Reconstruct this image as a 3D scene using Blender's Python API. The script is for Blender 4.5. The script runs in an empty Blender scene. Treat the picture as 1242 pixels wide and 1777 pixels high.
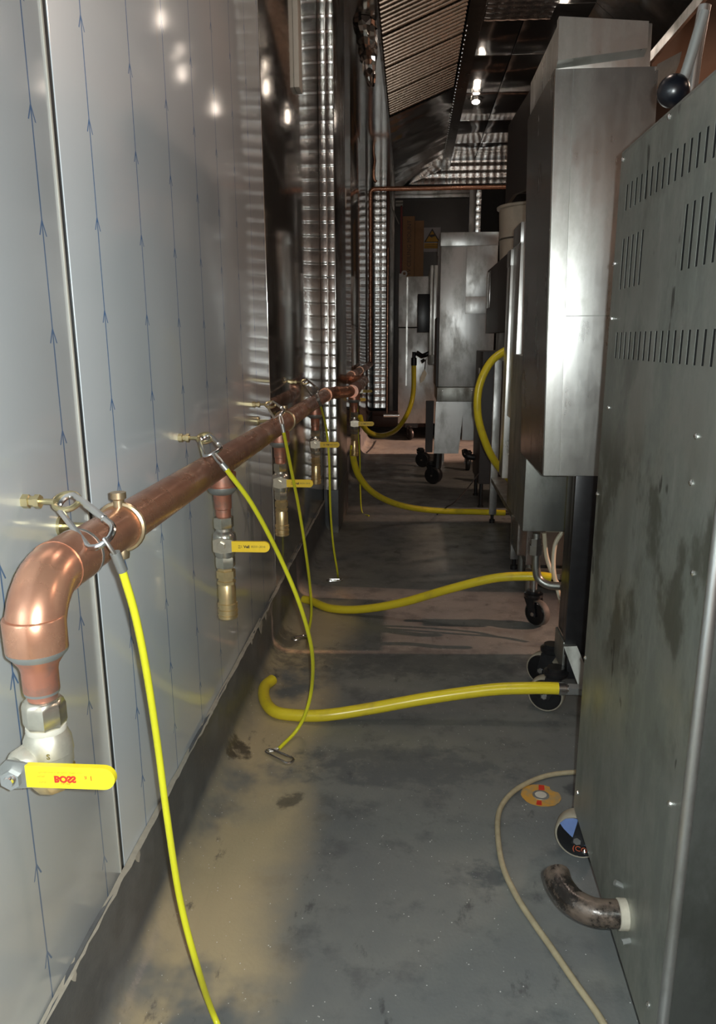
import bpy, bmesh, math, random
from mathutils import Vector, Matrix
random.seed(7)
C = bpy.context.scene.collection
S = bpy.context.scene
PI = math.pi

# ------------------------------------------------------------------ camera, world, lights, exposure
F = 1340.0; CX = 621.0; CY = 932.0; CAMH = 1.0
def _n(v): return Vector(v).normalized()
_fy = _n((713-CX, -(590-CY), -F))
_u0 = Vector((math.sin(.013), math.cos(.013), 0))
_up = (_u0 - _fy*_u0.dot(_fy)).normalized()
_rt = _fy.cross(_up)
def ray(u, v):
    d = Vector((u-CX, -(v-CY), -F)); return Vector((d.dot(_rt), d.dot(_fy), d.dot(_up)))
def ay(u, v, y):
    d = ray(u, v); t = y/d[1]; return Vector((d[0]*t, y, CAMH+d[2]*t))
def ax(u, v, x):
    d = ray(u, v); t = x/d[0]; return Vector((x, d[1]*t, CAMH+d[2]*t))
def az(u, v, z):
    d = ray(u, v); t = (z-CAMH)/d[2]; return Vector((d[0]*t, d[1]*t, z))

cd = bpy.data.cameras.new('camera'); cam = bpy.data.objects.new('camera', cd); C.objects.link(cam)
cam.location = (0, 0, CAMH)
_M = Matrix((( _rt[0], _rt[1], _rt[2]), (_fy[0], _fy[1], _fy[2]), (_up[0], _up[1], _up[2]))).to_4x4()
cam.matrix_world = Matrix.Translation((0, 0, CAMH)) @ _M
cd.sensor_fit = 'VERTICAL'; cd.sensor_height = 36.0; cd.lens = 36.0*F/1777.0
cd.shift_y = (932-888.5)/1777.0
cd.clip_start = .02
S.camera = cam

w = bpy.data.worlds.new('world'); S.world = w; w.use_nodes = True
w.node_tree.nodes['Background'].inputs[0].default_value = (.95, .62, .48, 1)
w.node_tree.nodes['Background'].inputs[1].default_value = .012

def light(name, kind, loc, energy, col, size=.1, rot=None, sy=None):
    l = bpy.data.lights.new(name, kind); l.energy = energy; l.color = col
    if kind == 'AREA':
        l.size = size
        if sy: l.shape = 'RECTANGLE'; l.size_y = sy
    else: l.shadow_soft_size = size
    o = bpy.data.objects.new(name, l); o.location = loc
    if rot: o.rotation_euler = rot
    C.objects.link(o); return o
# the phone's flash, beside its lens
light('phone_flash', 'POINT', (.022, -.005, CAMH+.012), 58.0, (.93, 1.0, .985), .006)
# kitchen ceiling lights, beyond the appliances to the right
for _p, _e in (((3.3, 4.3, 2.95), 70), ((3.6, 1.0, 3.0), 20)):
    light('kitchen_light', 'AREA', _p, _e, (1, .70, .53), .35, (0, 0, 0), .35)
# dim warm fill added above the passage to lift the floor
light('passage_fill', 'AREA', (.15, 2.2, 3.05), 8, (1, .80, .68), .3, (0, 0, 0), .3)
# narrow kitchen spotlights whose beams slip between and under the appliances
for _y, _e, _a in ((2.62, 1150, 10), (4.5, 260, 8), (7.3, 3900, 17)):
    _o = light('kitchen_spotlight', 'SPOT', (5.4, _y, 2.95), _e, (1, .56, .40), .04, Vector((-5.25, 0, -2.95)).to_track_quat('-Z', 'Y').to_euler())
    _o.data.spot_size = math.radians(_a); _o.data.spot_blend = .6
S.view_settings.view_transform = 'Standard'; S.view_settings.look = 'None'
S.view_settings.gamma = 1; S.view_settings.use_curve_mapping = False
S.view_settings.exposure = 0.0

# ------------------------------------------------------------------ materials
class N:
    def __init__(s, name):
        s.m = bpy.data.materials.new(name); s.m.use_nodes = True
        s.t = s.m.node_tree; s.b = s.t.nodes['Principled BSDF']
    def n(s, k, **kw):
        o = s.t.nodes.new(k)
        for a, v in kw.items(): setattr(o, a, v)
        return o
    def l(s, a, b): s.t.links.new(a, b)
    def val(s, i, v):
        if hasattr(v, 'is_output') or isinstance(v, bpy.types.NodeSocket): s.l(v, i)
        else: i.default_value = v
    def math(s, op, a, b=0.0, c=None):
        o = s.n('ShaderNodeMath', operation=op); s.val(o.inputs[0], a); s.val(o.inputs[1], b)
        if c is not None: s.val(o.inputs[2], c)
        return o.outputs[0]
    def coords(s):
        o = s.n('ShaderNodeTexCoord'); return o.outputs['Object']
    def xyz(s):
        o = s.n('ShaderNodeSeparateXYZ'); s.l(s.coords(), o.inputs[0]); return o.outputs
    def noise(s, scale, stretch=(1, 1, 1), detail=4, rough=.55, off=(0, 0, 0)):
        m = s.n('ShaderNodeMapping'); s.l(s.coords(), m.inputs[0]); m.inputs['Scale'].default_value = stretch
        m.inputs['Location'].default_value = off
        o = s.n('ShaderNodeTexNoise'); s.l(m.outputs[0], o.inputs['Vector'])
        o.inputs['Scale'].default_value = scale; o.inputs['Detail'].default_value = detail; o.inputs['Roughness'].default_value = rough
        return o.outputs['Fac']
    def ramp(s, f, a, b, lo=0.0, hi=1.0):
        o = s.n('ShaderNodeMapRange'); o.interpolation_type = 'SMOOTHSTEP'
        s.val(o.inputs[0], f); o.inputs[1].default_value = a; o.inputs[2].default_value = b
        o.inputs[3].default_value = lo; o.inputs[4].default_value = hi; return o.outputs[0]
    def mix(s, f, a, b):
        o = s.n('ShaderNodeMix', data_type='RGBA'); s.val(o.inputs[0], f)
        for i, v in ((6, a), (7, b)):
            if isinstance(v, tuple): o.inputs[i].default_value = (*v[:3], 1)
            else: s.l(v, o.inputs[i])
        return o.outputs[2]
    def bump(s, h, strength=.3, dist=.001):
        o = s.n('ShaderNodeBump'); s.l(h, o.inputs['Height']); o.inputs['Strength'].default_value = strength
        o.inputs['Distance'].default_value = dist; s.l(o.outputs[0], s.b.inputs['Normal'])
    def col(s, c):
        i = s.b.inputs['Base Color']
        if isinstance(c, tuple): i.default_value = (*c[:3], 1)
        else: s.l(c, i)
    def pr(s, metal=0., rough=.5, **kw):
        s.val(s.b.inputs['Metallic'], metal); s.val(s.b.inputs['Roughness'], rough)
        for k, v in kw.items(): s.b.inputs[k.replace('_', ' ')].default_value = v
        return s.m

def plain(name, c, metal=0., rough=.5, var=.12, scale=30, **kw):
    k = N(name); f = k.noise(scale)
    k.col(k.mix(f, tuple(x*(1-var) for x in c), tuple(min(1, x*(1+var)) for x in c)))
    return k.pr(metal, rough, **kw)

def steel(name, c=.55, rough=.3, dirt=.35, tint=(1, 1, .98), stretch=(1, 1, .06), metal=.95, sc=9, bump=.12, wobble=0, stain=(.6, .62, .55)):
    k = N(name)
    f = k.noise(sc, (1, 1, .5), 6, .65); g = k.noise(60, stretch, 3, .5)
    base = tuple(c*t for t in tint)
    dk = tuple(x*s_*(1-dirt) for x, s_ in zip(base, (1, 1, .96)))
    k.col(k.mix(k.ramp(f, .42, .68), base, dk))
    r = k.math('ADD', k.ramp(f, .35, .7, rough*.8, rough*1.35), k.math('MULTIPLY', g, .12))
    k.pr(metal, r)
    if wobble:
        h = k.noise(3.2, (1, 1, .6), 1, .4); o = k.math('ADD', k.math('MULTIPLY', h, wobble), k.math('MULTIPLY', g, bump*.02))
        k.bump(o, 1, .01)
    else: k.bump(g, bump, .0008)
    return k.m

M = {}
M['steel'] = steel('brushed_steel', .52, .3)
M['steel_bright'] = steel('bright_steel', .72, .27, .3, (1, 1, .97))
M['steel_dull'] = steel('dull_greasy_steel', .36, .4, .45, (.98, 1, .93))
M['steel_dark'] = steel('dark_reflecting_steel', .33, .16, .3, (1, .97, .92), wobble=.06)
M['mirror'] = steel('mirror_steel', .68, .045, .15, (1, .97, .93), wobble=.03, sc=5)
M['hood'] = steel('hood_sheet', .62, .07, .25, (1, .99, .98), wobble=1.6, sc=4)
M['filter'] = steel('filter_steel', .75, .22, .3, (1, .8, .64), sc=14)
M['quilt'] = steel('quilted_steel', .78, .17, .15, (1, 1, 1), sc=30)
M['chrome'] = plain('zinc_plated_steel', (.75, .75, .74), 1, .2)
M['wire'] = plain('steel_wire_rope', (.62, .62, .6), 1, .35)
M['copper'] = None
def copper():
    k = N('copper'); f = k.noise(14, (1, 1, 1), 6, .6); g = k.noise(45, (1, 1, 1), 3)
    c = k.mix(k.ramp(f, .38, .7), (.62, .325, .21), (.47, .235, .155))
    c = k.mix(k.ramp(g, .62, .75, 0, .25), c, (.72, .46, .3))
    k.col(c); return k.pr(.74, k.ramp(f, .3, .7, .24, .33))
M['copper'] = copper()
def pinkcopper():
    k = N('heated_copper'); f = k.noise(40, (1, 1, 1), 6, .6)
    k.col(k.mix(k.ramp(f, .4, .65), (.58, .25, .17), (.40, .23, .18))); return k.pr(.75, .38)
M['copper_pink'] = pinkcopper()
M['solder'] = plain('solder', (.33, .34, .33), .7, .42)
M['brass'] = plain('brass', (.80, .62, .34), .88, .3, .25, 60)
M['brass_dull'] = plain('gunmetal', (.6, .47, .3), .9, .33, .2, 60)
M['nickel'] = plain('nickel_plated_brass', (.70, .66, .56), .93, .26, .3, 90)
M['valve_steel'] = plain('plated_valve_body', (.58, .56, .5), .9, .26, .35, 90)
M['nickel_dull'] = plain('cast_valve_body', (.62, .59, .5), .75, .42, .3, 70)
M['zinc_y'] = plain('yellow_zinc', (.6, .52, .3), .9, .3, .3, 80)
M['yellow_lever'] = plain('yellow_lever_sleeve', (.72, .60, .02), 0, .42, .06)
M['amber_lever'] = plain('amber_lever_sleeve', (.83, .56, .03), 0, .35, .06)
M['yellow_cable'] = plain('yellow_cable_sheath', (.75, .74, .03), 0, .3, .08)
M['print_red'] = plain('red_print', (.5, .03, .015), 0, .5)
M['print_dark'] = plain('dark_print', (.05, .03, .02), 0, .5)
M['print_faint'] = plain('faint_print', (.38, .2, .02), 0, .5)
def hose():
    k = N('yellow_gas_hose'); f = k.noise(18, (1, 1, 1), 5)
    k.col(k.mix(k.ramp(f, .5, .78, 0, .65), (.76, .62, .03), (.5, .38, .05))); return k.pr(0, .28)
M['hose'] = hose()
M['black'] = plain('black_rubber', (.012, .012, .013), 0, .4)
M['black_greasy'] = plain('greasy_black_metal', (.02, .02, .022), .3, .3, .5, 40)
M['black_matt'] = plain('matt_black', (.006, .006, .006), 0, .9)
def tarry():
    k = N('tarry_brown_pipe'); f = k.noise(22, (1, 1, 1), 6, .7); g = k.noise(60, (1, 1, 1), 4, .6)
    k.col(k.mix(k.ramp(f, .42, .6), (.12, .09, .07), (.018, .015, .013))); k.bump(g, .5, .002)
    return k.pr(.2, k.ramp(f, .4, .6, .5, .22))
M['drain'] = tarry()
M['black_panel'] = plain('dark_painted_panel', (.045, .04, .04), 0, .5)
M['black_plastic'] = plain('black_plastic', (.004, .005, .008), 0, .3)
M['wheel_black'] = plain('wet_black_polyurethane', (.008, .008, .009), 0, .18)
M['ivory'] = plain('ivory_tyre', (.30, .27, .21), 0, .5, .25, 50)
M['grey_tyre'] = plain('worn_grey_tyre', (.09, .085, .075), 0, .6, .6, 60)
M['blue_tape'] = plain('blue_tape', (.13, .2, .42), 0, .6, .25, 40)
M['orange'] = plain('orange_print', (.5, .09, .03), 0, .6)
M['cream'] = plain('cream_cable', (.62, .58, .44), 0, .4, .15, 60)
M['tan_hose'] = plain('dusty_clear_hose', (.36, .31, .2), 0, .42, .35, 60)
M['pot'] = plain('cream_enamel', (.6, .54, .44), .1, .35)
M['card'] = plain('cardboard', (.3, .17, .085), 0, .8)
M['white'] = plain('white_plastic', (.6, .6, .58), 0, .5)
M['white_trim'] = plain('pale_trim', (.5, .48, .42), 0, .5)
M['sign_white'] = plain('sign_white', (.55, .52, .52), 0, .5)
M['sign_yellow'] = plain('sign_yellow', (.7, .38, .02), 0, .5)
M['door'] = plain('grey_door_paint', (.12, .115, .11), .2, .4)
M['door_frame'] = steel('door_frame_steel', .3, .3, .3, (1, .95, .9))
M['brown'] = plain('brown_paint', (.2, .09, .06), .1, .4)
M['brown_red'] = plain('red_paint', (.3, .03, .025), 0, .5)
M['plaster'] = plain('warm_plaster', (.32, .19, .13), 0, .8, .05, 3)
M['greasy_edge'] = plain('greasy_yellow_edge', (.3, .28, .08), .3, .4, .6, 90)
M['disc'] = None
M['dark_void'] = plain('dark_ceiling', (.03, .028, .027), 0, .7)
M['seal'] = plain('chipped_sealant', (.36, .33, .27), 0, .8, .3, 60)
M['skirting'] = None

def film():
    k = N('blue_lined_film_on_steel'); x, y, z = k.xyz()
    sp = .1875
    def lines(y0, z0, ):
        f = k.math('FRACT', k.math('DIVIDE', k.math('SUBTRACT', y, y0-sp/2), sp))
        d = k.math('ABSOLUTE', k.math('MULTIPLY', k.math('SUBTRACT', f, .5), sp))
        ln = k.math('LESS_THAN', d, .0015)
        t = k.math('MULTIPLY', k.math('FRACT', k.math('DIVIDE', k.math('SUBTRACT', z0+1.275, z), .1275)), .1275)
        a = k.math('LESS_THAN', k.math('ABSOLUTE', k.math('SUBTRACT', d, k.math('MULTIPLY', t, .5))), .0015)
        a = k.math('MULTIPLY', a, k.math('LESS_THAN', t, .018))
        return k.math('MAXIMUM', ln, a)
    near = lines(.978, 1.2705); far = lines(.9675, 1.299)
    sel = k.math('GREATER_THAN', y, 1.045)
    mask = k.math('ADD', k.math('MULTIPLY', far, sel), k.math('MULTIPLY', near, k.math('SUBTRACT', 1.0, sel)))
    f = k.noise(1.3, (1, 1, 1), 3); g = k.noise(50, (1, .05, 1), 4)
    c = k.mix(f, (.68, .75, .80), (.76, .83, .87))
    sc = k.ramp(k.noise(26, (1, 1, .09), 2, .4), .74, .78, 0, .5)
    c = k.mix(sc, c, (.75, .76, .76))
    c = k.mix(k.math('MULTIPLY', mask, .9), c, (.05, .2, .5))
    k.col(c); k.bump(k.noise(1.6, (1, 1, .5), 1), .35, .01)
    return k.pr(.22, k.math('ADD', .34, k.math('MULTIPLY', g, .06)), Coat_Weight=1.0, Coat_Roughness=.11, Coat_IOR=1.6)
M['film'] = film()

def floor_mat():
    k = N('grey_resin_floor'); x, y, z = k.xyz()
    a = k.noise(2.2, (1, 1, 1), 6, .6); b = k.noise(9, (1, 1, 1), 7, .65); d = k.noise(160, (1, 1, 1), 2, .5)
    c = k.mix(k.ramp(a, .3, .7), (.128, .138, .14), (.185, .192, .178))
    c = k.mix(k.ramp(b, .5, .68, 0, .7), c, (.075, .08, .085))
    # dust swept against the left hand side
    dl = k.ramp(k.math('ABSOLUTE', k.math('ADD', x, k.math('ADD', .335, k.math('MULTIPLY', k.math('SUBTRACT', a, .5), .25)))), .03, .17, 1, 0)
    dn = k.math('MULTIPLY', dl, k.ramp(k.noise(2.6, (1, .9, 1), 5, .6, (3, 1.35, 0)), .36, .5))
    dn = k.math('MULTIPLY', dn, k.ramp(y, 2.6, 3.4, .85, .1))
    c = k.mix(dn, c, (.50, .40, .235))
    # paler dusty patches elsewhere and further down
    c = k.mix(k.ramp(k.noise(1.5, (1, 1, 1), 5, .6, (7, 2, 0)), .52, .7, 0, .45), c, (.25, .25, .21))
    # scuffs
    c = k.mix(k.ramp(k.noise(14, (1, .5, 1), 6, .7, (1, 9, 0)), .6, .7, 0, .75), c, (.045, .045, .05))
    # white grit
    v = k.n('ShaderNodeTexVoronoi'); k.l(k.coords(), v.inputs['Vector']); v.inputs['Scale'].default_value = 95
    grit = k.math('MULTIPLY', k.math('LESS_THAN', v.outputs['Distance'], .11), k.math('GREATER_THAN', k.noise(70, (1, 1, 1), 2), .56))
    c = k.mix(k.math('MULTIPLY', grit, .85), c, (.7, .7, .67))
    # dark blot left of the cable end, other dark patches
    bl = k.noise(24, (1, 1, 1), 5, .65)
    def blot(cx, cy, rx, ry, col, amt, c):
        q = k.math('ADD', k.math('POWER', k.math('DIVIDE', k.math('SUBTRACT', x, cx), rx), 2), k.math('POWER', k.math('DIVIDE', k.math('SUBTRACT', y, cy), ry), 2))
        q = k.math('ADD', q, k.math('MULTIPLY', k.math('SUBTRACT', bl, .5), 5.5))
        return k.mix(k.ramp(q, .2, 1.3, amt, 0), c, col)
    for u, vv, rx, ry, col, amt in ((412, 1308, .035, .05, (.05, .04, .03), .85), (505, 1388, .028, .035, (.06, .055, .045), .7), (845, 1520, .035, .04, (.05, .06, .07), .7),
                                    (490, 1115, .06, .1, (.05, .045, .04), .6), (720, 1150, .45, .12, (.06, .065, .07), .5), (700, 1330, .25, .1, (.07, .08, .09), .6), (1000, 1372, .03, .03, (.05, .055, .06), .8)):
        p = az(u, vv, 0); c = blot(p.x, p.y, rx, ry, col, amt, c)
    # the dark painted cove above the dust line
    zz = k.math('ADD', z, k.math('MULTIPLY', k.math('SUBTRACT', a, .5), .03))
    cove = k.mix(k.ramp(b, .4, .68), (.085, .092, .10), (.15, .155, .155))
    c = k.mix(k.ramp(zz, .022, .05), c, cove)
    k.col(c); k.bump(k.math('ADD', b, k.math('MULTIPLY', d, .5)), .4, .002)
    return k.pr(0, k.ramp(b, .3, .7, .33, .55))
M['floor'] = floor_mat()
def skirt_mat():
    k = N('grey_cove_resin'); a = k.noise(7, (1, 1, 1), 6, .65)
    k.col(k.mix(k.ramp(a, .4, .68), (.10, .11, .118), (.19, .195, .19)))
    k.bump(a, .3, .002); return k.pr(0, .42)
M['skirting'] = M['floor']
def disc_mat():
    k = N('worn_orange_paper_disc'); a = k.noise(40, (1, 1, 1), 6, .7)
    k.col(k.mix(k.ramp(a, .42, .62), (.5, .26, .04), (.34, .24, .11))); return k.pr(0, .6)
M['disc'] = disc_mat()
def backpanel():
    k = N('smeared_back_panel'); a = k.noise(5, (1, 1.6, 1), 6, .65); b = k.noise(22, (1, 1, .09), 5, .6); e = k.noise(3, (1, 2.5, 1.8), 5, .6, (4, 4, 4))
    x, y, z = k.xyz()
    c = k.mix(k.ramp(a, .4, .65), (.40, .42, .38), (.27, .29, .26))
    c = k.mix(k.ramp(b, .52, .7, 0, .35), c, (.52, .53, .5))
    st = k.math('MULTIPLY', k.ramp(e, .5, .6, 0, .75), k.math('MULTIPLY', k.ramp(z, .45, .55), k.ramp(z, .8, .9, 1, 0)))
    c = k.mix(st, c, (.12, .12, .095))
    c = k.mix(k.ramp(k.noise(7, (1, 1.2, .8), 6, .62, (2, 7, 1)), .54, .66, 0, .45), c, (.17, .175, .15))
    c = k.mix(k.ramp(k.noise(30, (1, 1, .35), 3, .5, (0, 3, 0)), .69, .72, 0, .8), c, (.07, .07, .06))
    k.col(c); k.bump(b, .1, .001)
    return k.pr(.85, k.ramp(a, .3, .7, .33, .5))
M['back_panel'] = backpanel()
def emis(name, c, s):
    k = N(name); k.col((.8, .8, .8)); k.b.inputs['Emission Color'].default_value = (*c, 1); k.b.inputs['Emission Strength'].default_value = s
    return k.pr(0, .5)
M['lamp_glass'] = emis('lamp_glass', (1, .86, .72), 14)

# ------------------------------------------------------------------ mesh helpers
def basis(d):
    d = d.normalized(); a = Vector((0, 0, 1)) if abs(d.z) < .9 else Vector((0, 1, 0))
    u = d.cross(a).normalized(); return u, d.cross(u).normalized() * -1
class MB:
    def __init__(s): s.v = []; s.f = []
    def add(s, vs, fs):
        o = len(s.v); s.v += [Vector(p) for p in vs]; s.f += [tuple(i+o for i in f) for f in fs]; return s
    def box(s, x0, x1, y0, y1, z0, z1, b=0.0):
        if b <= 0:
            return s.add([(x0, y0, z0), (x1, y0, z0), (x1, y1, z0), (x0, y1, z0), (x0, y0, z1), (x1, y0, z1), (x1, y1, z1), (x0, y1, z1)],
                         [(3, 2, 1, 0), (4, 5, 6, 7), (0, 1, 5, 4), (1, 2, 6, 5), (2, 3, 7, 6), (3, 0, 4, 7)])
        bm = bmesh.new(); bmesh.ops.create_cube(bm, size=1)
        for q in bm.verts: q.co = Vector(((x0+x1)/2+q.co.x*(x1-x0), (y0+y1)/2+q.co.y*(y1-y0), (z0+z1)/2+q.co.z*(z1-z0)))
        bmesh.ops.bevel(bm, geom=bm.edges[:], offset=b, segments=2, affect='EDGES', profile=.6)
        bm.verts.ensure_lookup_table(); bm.verts.index_update()
        s.add([q.co.copy() for q in bm.verts], [tuple(q.index for q in f.verts) for f in bm.faces]); bm.free(); return s
    def prism(s, poly, d):
        # poly: list of 3D points (ordered), extruded by vector d
        n = len(poly); d = Vector(d); p = [Vector(q) for q in poly]
        return s.add(p+[q+d for q in p], [tuple(range(n))[::-1], tuple(range(n, 2*n))]+[(i, (i+1) % n, n+(i+1) % n, n+i) for i in range(n)])
    def tube(s, pts, r, seg=16, caps=True, closed=False):
        pts = [Vector(p) for p in pts]; n = len(pts); rr = r if isinstance(r, (list, tuple)) else [r]*n
        def tan(i):
            if closed: return (pts[(i+1) % n]-pts[i-1]).normalized()
            return (pts[min(i+1, n-1)]-pts[max(i-1, 0)]).normalized()
        t0 = tan(0); u, v = basis(t0); vs = []
        for i in range(n):
            t = tan(i); ax_ = t0.cross(t)
            if ax_.length > 1e-7:
                R = Matrix.Rotation(t0.angle(t), 3, ax_.normalized()); u = R @ u; v = R @ v
            t0 = t
            for k in range(seg):
                a = 2*PI*k/seg; vs.append(pts[i]+(u*math.cos(a)+v*math.sin(a))*rr[i])
        fs = []
        for i in range(n-1 if not closed else n):
            j = (i+1) % n
            for k in range(seg):
                q = (k+1) % seg; fs.append((i*seg+k, i*seg+q, j*seg+q, j*seg+k))
        if caps and not closed: fs += [tuple(range(seg))[::-1], tuple((n-1)*seg+k for k in range(seg))]
        return s.add(vs, fs)
    def lathe(s, prof, c=(0, 0, 0), axis=(0, 0, 1), seg=24, flats=None):
        # prof: (distance along axis, radius) ; flats=6 gives a hexagon
        c = Vector(c); a = Vector(axis).normalized(); u, v = basis(a); seg = flats or seg
        vs = []
        for h, r in prof:
            for k in range(seg):
                t = 2*PI*(k+.5)/seg; vs.append(c+a*h+(u*math.cos(t)+v*math.sin(t))*r)
        n = len(prof)
        fs = [(i*seg+k, i*seg+(k+1) % seg, (i+1)*seg+(k+1) % seg, (i+1)*seg+k) for i in range(n-1) for k in range(seg)]
        fs += [tuple(range(seg))[::-1], tuple((n-1)*seg+k for k in range(seg))]
        return s.add(vs, fs)
    def build(s, name, mat, parent=None, ang=35):
        off = Vector((0, 0, 0)); p = parent
        while p is not None: off += p.location; p = p.parent
        me = bpy.data.meshes.new(name); me.from_pydata([tuple(q-off) for q in s.v], [], s.f)
        bm = bmesh.new(); bm.from_mesh(me); bmesh.ops.recalc_face_normals(bm, faces=bm.faces[:]); bm.to_mesh(me); bm.free()
        for q in me.polygons: q.use_smooth = True
        me.set_sharp_from_angle(angle=math.radians(ang))
        me.materials.append(M[mat]); o = bpy.data.objects.new(name, me); C.objects.link(o)
        if parent is not None: o.parent = parent
        return o
def thing(name, label, cat, loc=(0, 0, 0), group=None):
    o = bpy.data.objects.new(name, None); o.empty_display_size = .05; C.objects.link(o); o.location = loc
    o['label'] = label; o['category'] = cat
    if group: o['group'] = group
    return o
def tag(o, label, cat, group=None, kind=None):
    if label: o['label'] = label
    if cat: o['category'] = cat
    if group: o['group'] = group
    if kind: o['kind'] = kind
    return o
def struct(o): o['kind'] = 'structure'; return o
def lab(o, l): o['label'] = l; return o
def spline(pts, n=10):
    p = [Vector(q) for q in pts]; p = [p[0]*2-p[1]]+p+[p[-1]*2-p[-2]]; out = []
    for i in range(1, len(p)-2):
        for k in range(n):
            t = k/n; a, b, c, d = p[i-1:i+3]
            out.append(.5*((2*b)+(c-a)*t+(2*a-5*b+4*c-d)*t*t+(3*b-a-3*c+d)*t**3))
    out.append(p[-2]); return out
def text(s, size, loc, xdir, ydir, mat, parent, name='lettering', flip=False, align='CENTER', bold=0):
    cu = bpy.data.curves.new('t', 'FONT'); cu.body = s; cu.size = size; cu.align_x = align; cu.align_y = 'CENTER'; cu.offset = bold
    cu.resolution_u = 3
    t = bpy.data.objects.new('t', cu); C.objects.link(t); dg = bpy.context.evaluated_depsgraph_get()
    me = bpy.data.meshes.new_from_object(t.evaluated_get(dg)); bpy.data.objects.remove(t)
    X = Vector(xdir).normalized(); Y = Vector(ydir).normalized(); off = Vector((0, 0, 0)); p = parent
    while p is not None: off += p.location; p = p.parent
    for v in me.vertices:
        c = v.co.copy(); v.co = Vector(loc)-off+X*c.x+Y*(c.y*(-1 if flip else 1))
    me.materials.clear(); me.materials.append(M[mat]); me.name = name
    o = bpy.data.objects.new(name, me); C.objects.link(o); o.parent = parent; return o

# ------------------------------------------------------------------ the setting
WX = -.45
# floor
m = MB(); m.add([(-.55, -1.2, 0), (7.0, -1.2, 0), (7.0, 9.3, 0), (-.55, 9.3, 0), (-.55, -1.2, -.06), (7.0, -1.2, -.06), (7.0, 9.3, -.06), (-.55, 9.3, -.06)],
               [(0, 1, 2, 3), (7, 6, 5, 4), (4, 5, 1, 0), (5, 6, 2, 1), (6, 7, 3, 2), (7, 4, 0, 3)])
struct(m.build('floor', 'floor'))
wall = struct(MB().box(WX-.08, WX-.012, -1.2, 9.3, 0, 3.1).build('wall_left', 'dark_void'))
def wpanel(y0, y1, z0, z1, mt, l=None, th=.0115):
    o = MB().box(WX-th, WX, y0, y1, z0, z1, .0012).build('panel', mt, wall)
    if l: o['label'] = l
    return o
wpanel(-1.2, 1.034, .165, 3.05, 'film', 'steel sheet under pale blue-lined protective film')
wpanel(1.050, 2.49, .165, 3.05, 'film', 'steel sheet under pale blue-lined protective film')
wpanel(2.50, 4.10, .165, 3.05, 'mirror', 'bare mirror-bright steel sheet')
wpanel(4.10, 6.0, .165, 3.05, 'mirror', 'bare mirror-bright steel sheet')
wpanel(6.008, 7.9, .165, 3.05, 'mirror', 'bare mirror-bright steel sheet')
wpanel(7.908, 9.2, .165, 3.05, 'mirror', 'bare mirror-bright steel sheet')
MB().box(WX-.01, WX+.0012, 1.0300, 1.0340, .17, 3.05).build('edge_strip', 'white_trim', wall)
MB().box(WX-.01, WX-.0015, 1.0341, 1.0499, .168, 3.05).build('rubber_joint', 'black', wall)
MB().box(WX-.01, WX-.0015, 2.4901, 2.4999, .168, 3.05).build('rubber_joint', 'black', wall)
# cove skirting with a chipped bead of sealant along its top
def skirt(y0, y1, x0=WX, name='baseboard_left'):
    prof = [(x0-.006, .178), (x0+.006, .178), (x0+.007, .10)]
    for k in range(9):
        a = PI/2*k/8; prof.append((x0+.007+.055*(1-math.cos(a)), .058-.055*math.sin(a)))
    prof += [(x0+.085, .0008), (x0-.006, .0005)]
    m = MB(); ny = max(2, int((y1-y0)/.1)); n = len(prof); vs = []
    for i in range(ny+1):
        y = y0+(y1-y0)*i/ny
        for k, (x, z) in enumerate(prof):
            dz = (math.sin(y*9)*.0025+math.sin(y*23)*.0015) if k < 2 else 0
            vs.append((x, y, z+dz))
    fs = [(i*n+k, i*n+(k+1) % n, (i+1)*n+(k+1) % n, (i+1)*n+k) for i in range(ny) for k in range(n)]
    fs += [tuple(range(n)), tuple(ny*n+k for k in range(n))[::-1]]
    m.add(vs, fs); o = m.build(name, 'skirting'); struct(o); return o
sk = skirt(-1.2, 4.02); skirt(4.72, 9.2, WX, 'baseboard_left')
def sealant(y0, y1, parent):
    m = MB(); y = y0; vs = []; fs = []; n = 0
    while y < y1:
        zt = .1785+random.uniform(.0005, .003); zb = .177-random.uniform(0, .003)-(.014*random.random() if random.random() < .05+.25*(abs(y-2.2) < .25) else 0)
        xo = WX+random.uniform(.006, .009)
        vs += [(xo, y, zb), (xo+.002, y, (zt+zb)/2), (WX+.0005, y, zt)]; n += 1; y += random.uniform(.012, .035)
    fs = [(i*3+k, i*3+k+1, (i+1)*3+k+1, (i+1)*3+k) for i in range(n-1) for k in range(2)]
    m.add(vs, fs); return m.build('sealant_bead', 'seal', parent, 20)
random.seed(11)
m = MB()
for yc, hgt in ((2.16, .035), (2.24, .02), (1.08, .014), (2.02, .012), (.83, .010)):
    w_ = hgt*1.6; a_ = WX+.0085
    pts = [(a_, yc-w_/2, .178), (a_, yc+w_/2, .180), (a_+.002, yc+w_*.38, .178-hgt*.5), (a_+.003, yc+w_*.12, .178-hgt*.55), (a_+.003, yc-w_*.05, .178-hgt), (a_+.002, yc-w_*.25, .178-hgt*.7)]
    m.prism(pts, (.0012, 0, 0))
tag(m.build('torn_sealant', 'seal', sk), None, None, kind='stuff')
lab(sealant(.3, 4.0, sk), 'chipped cream sealant bead along the skirting top')
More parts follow.
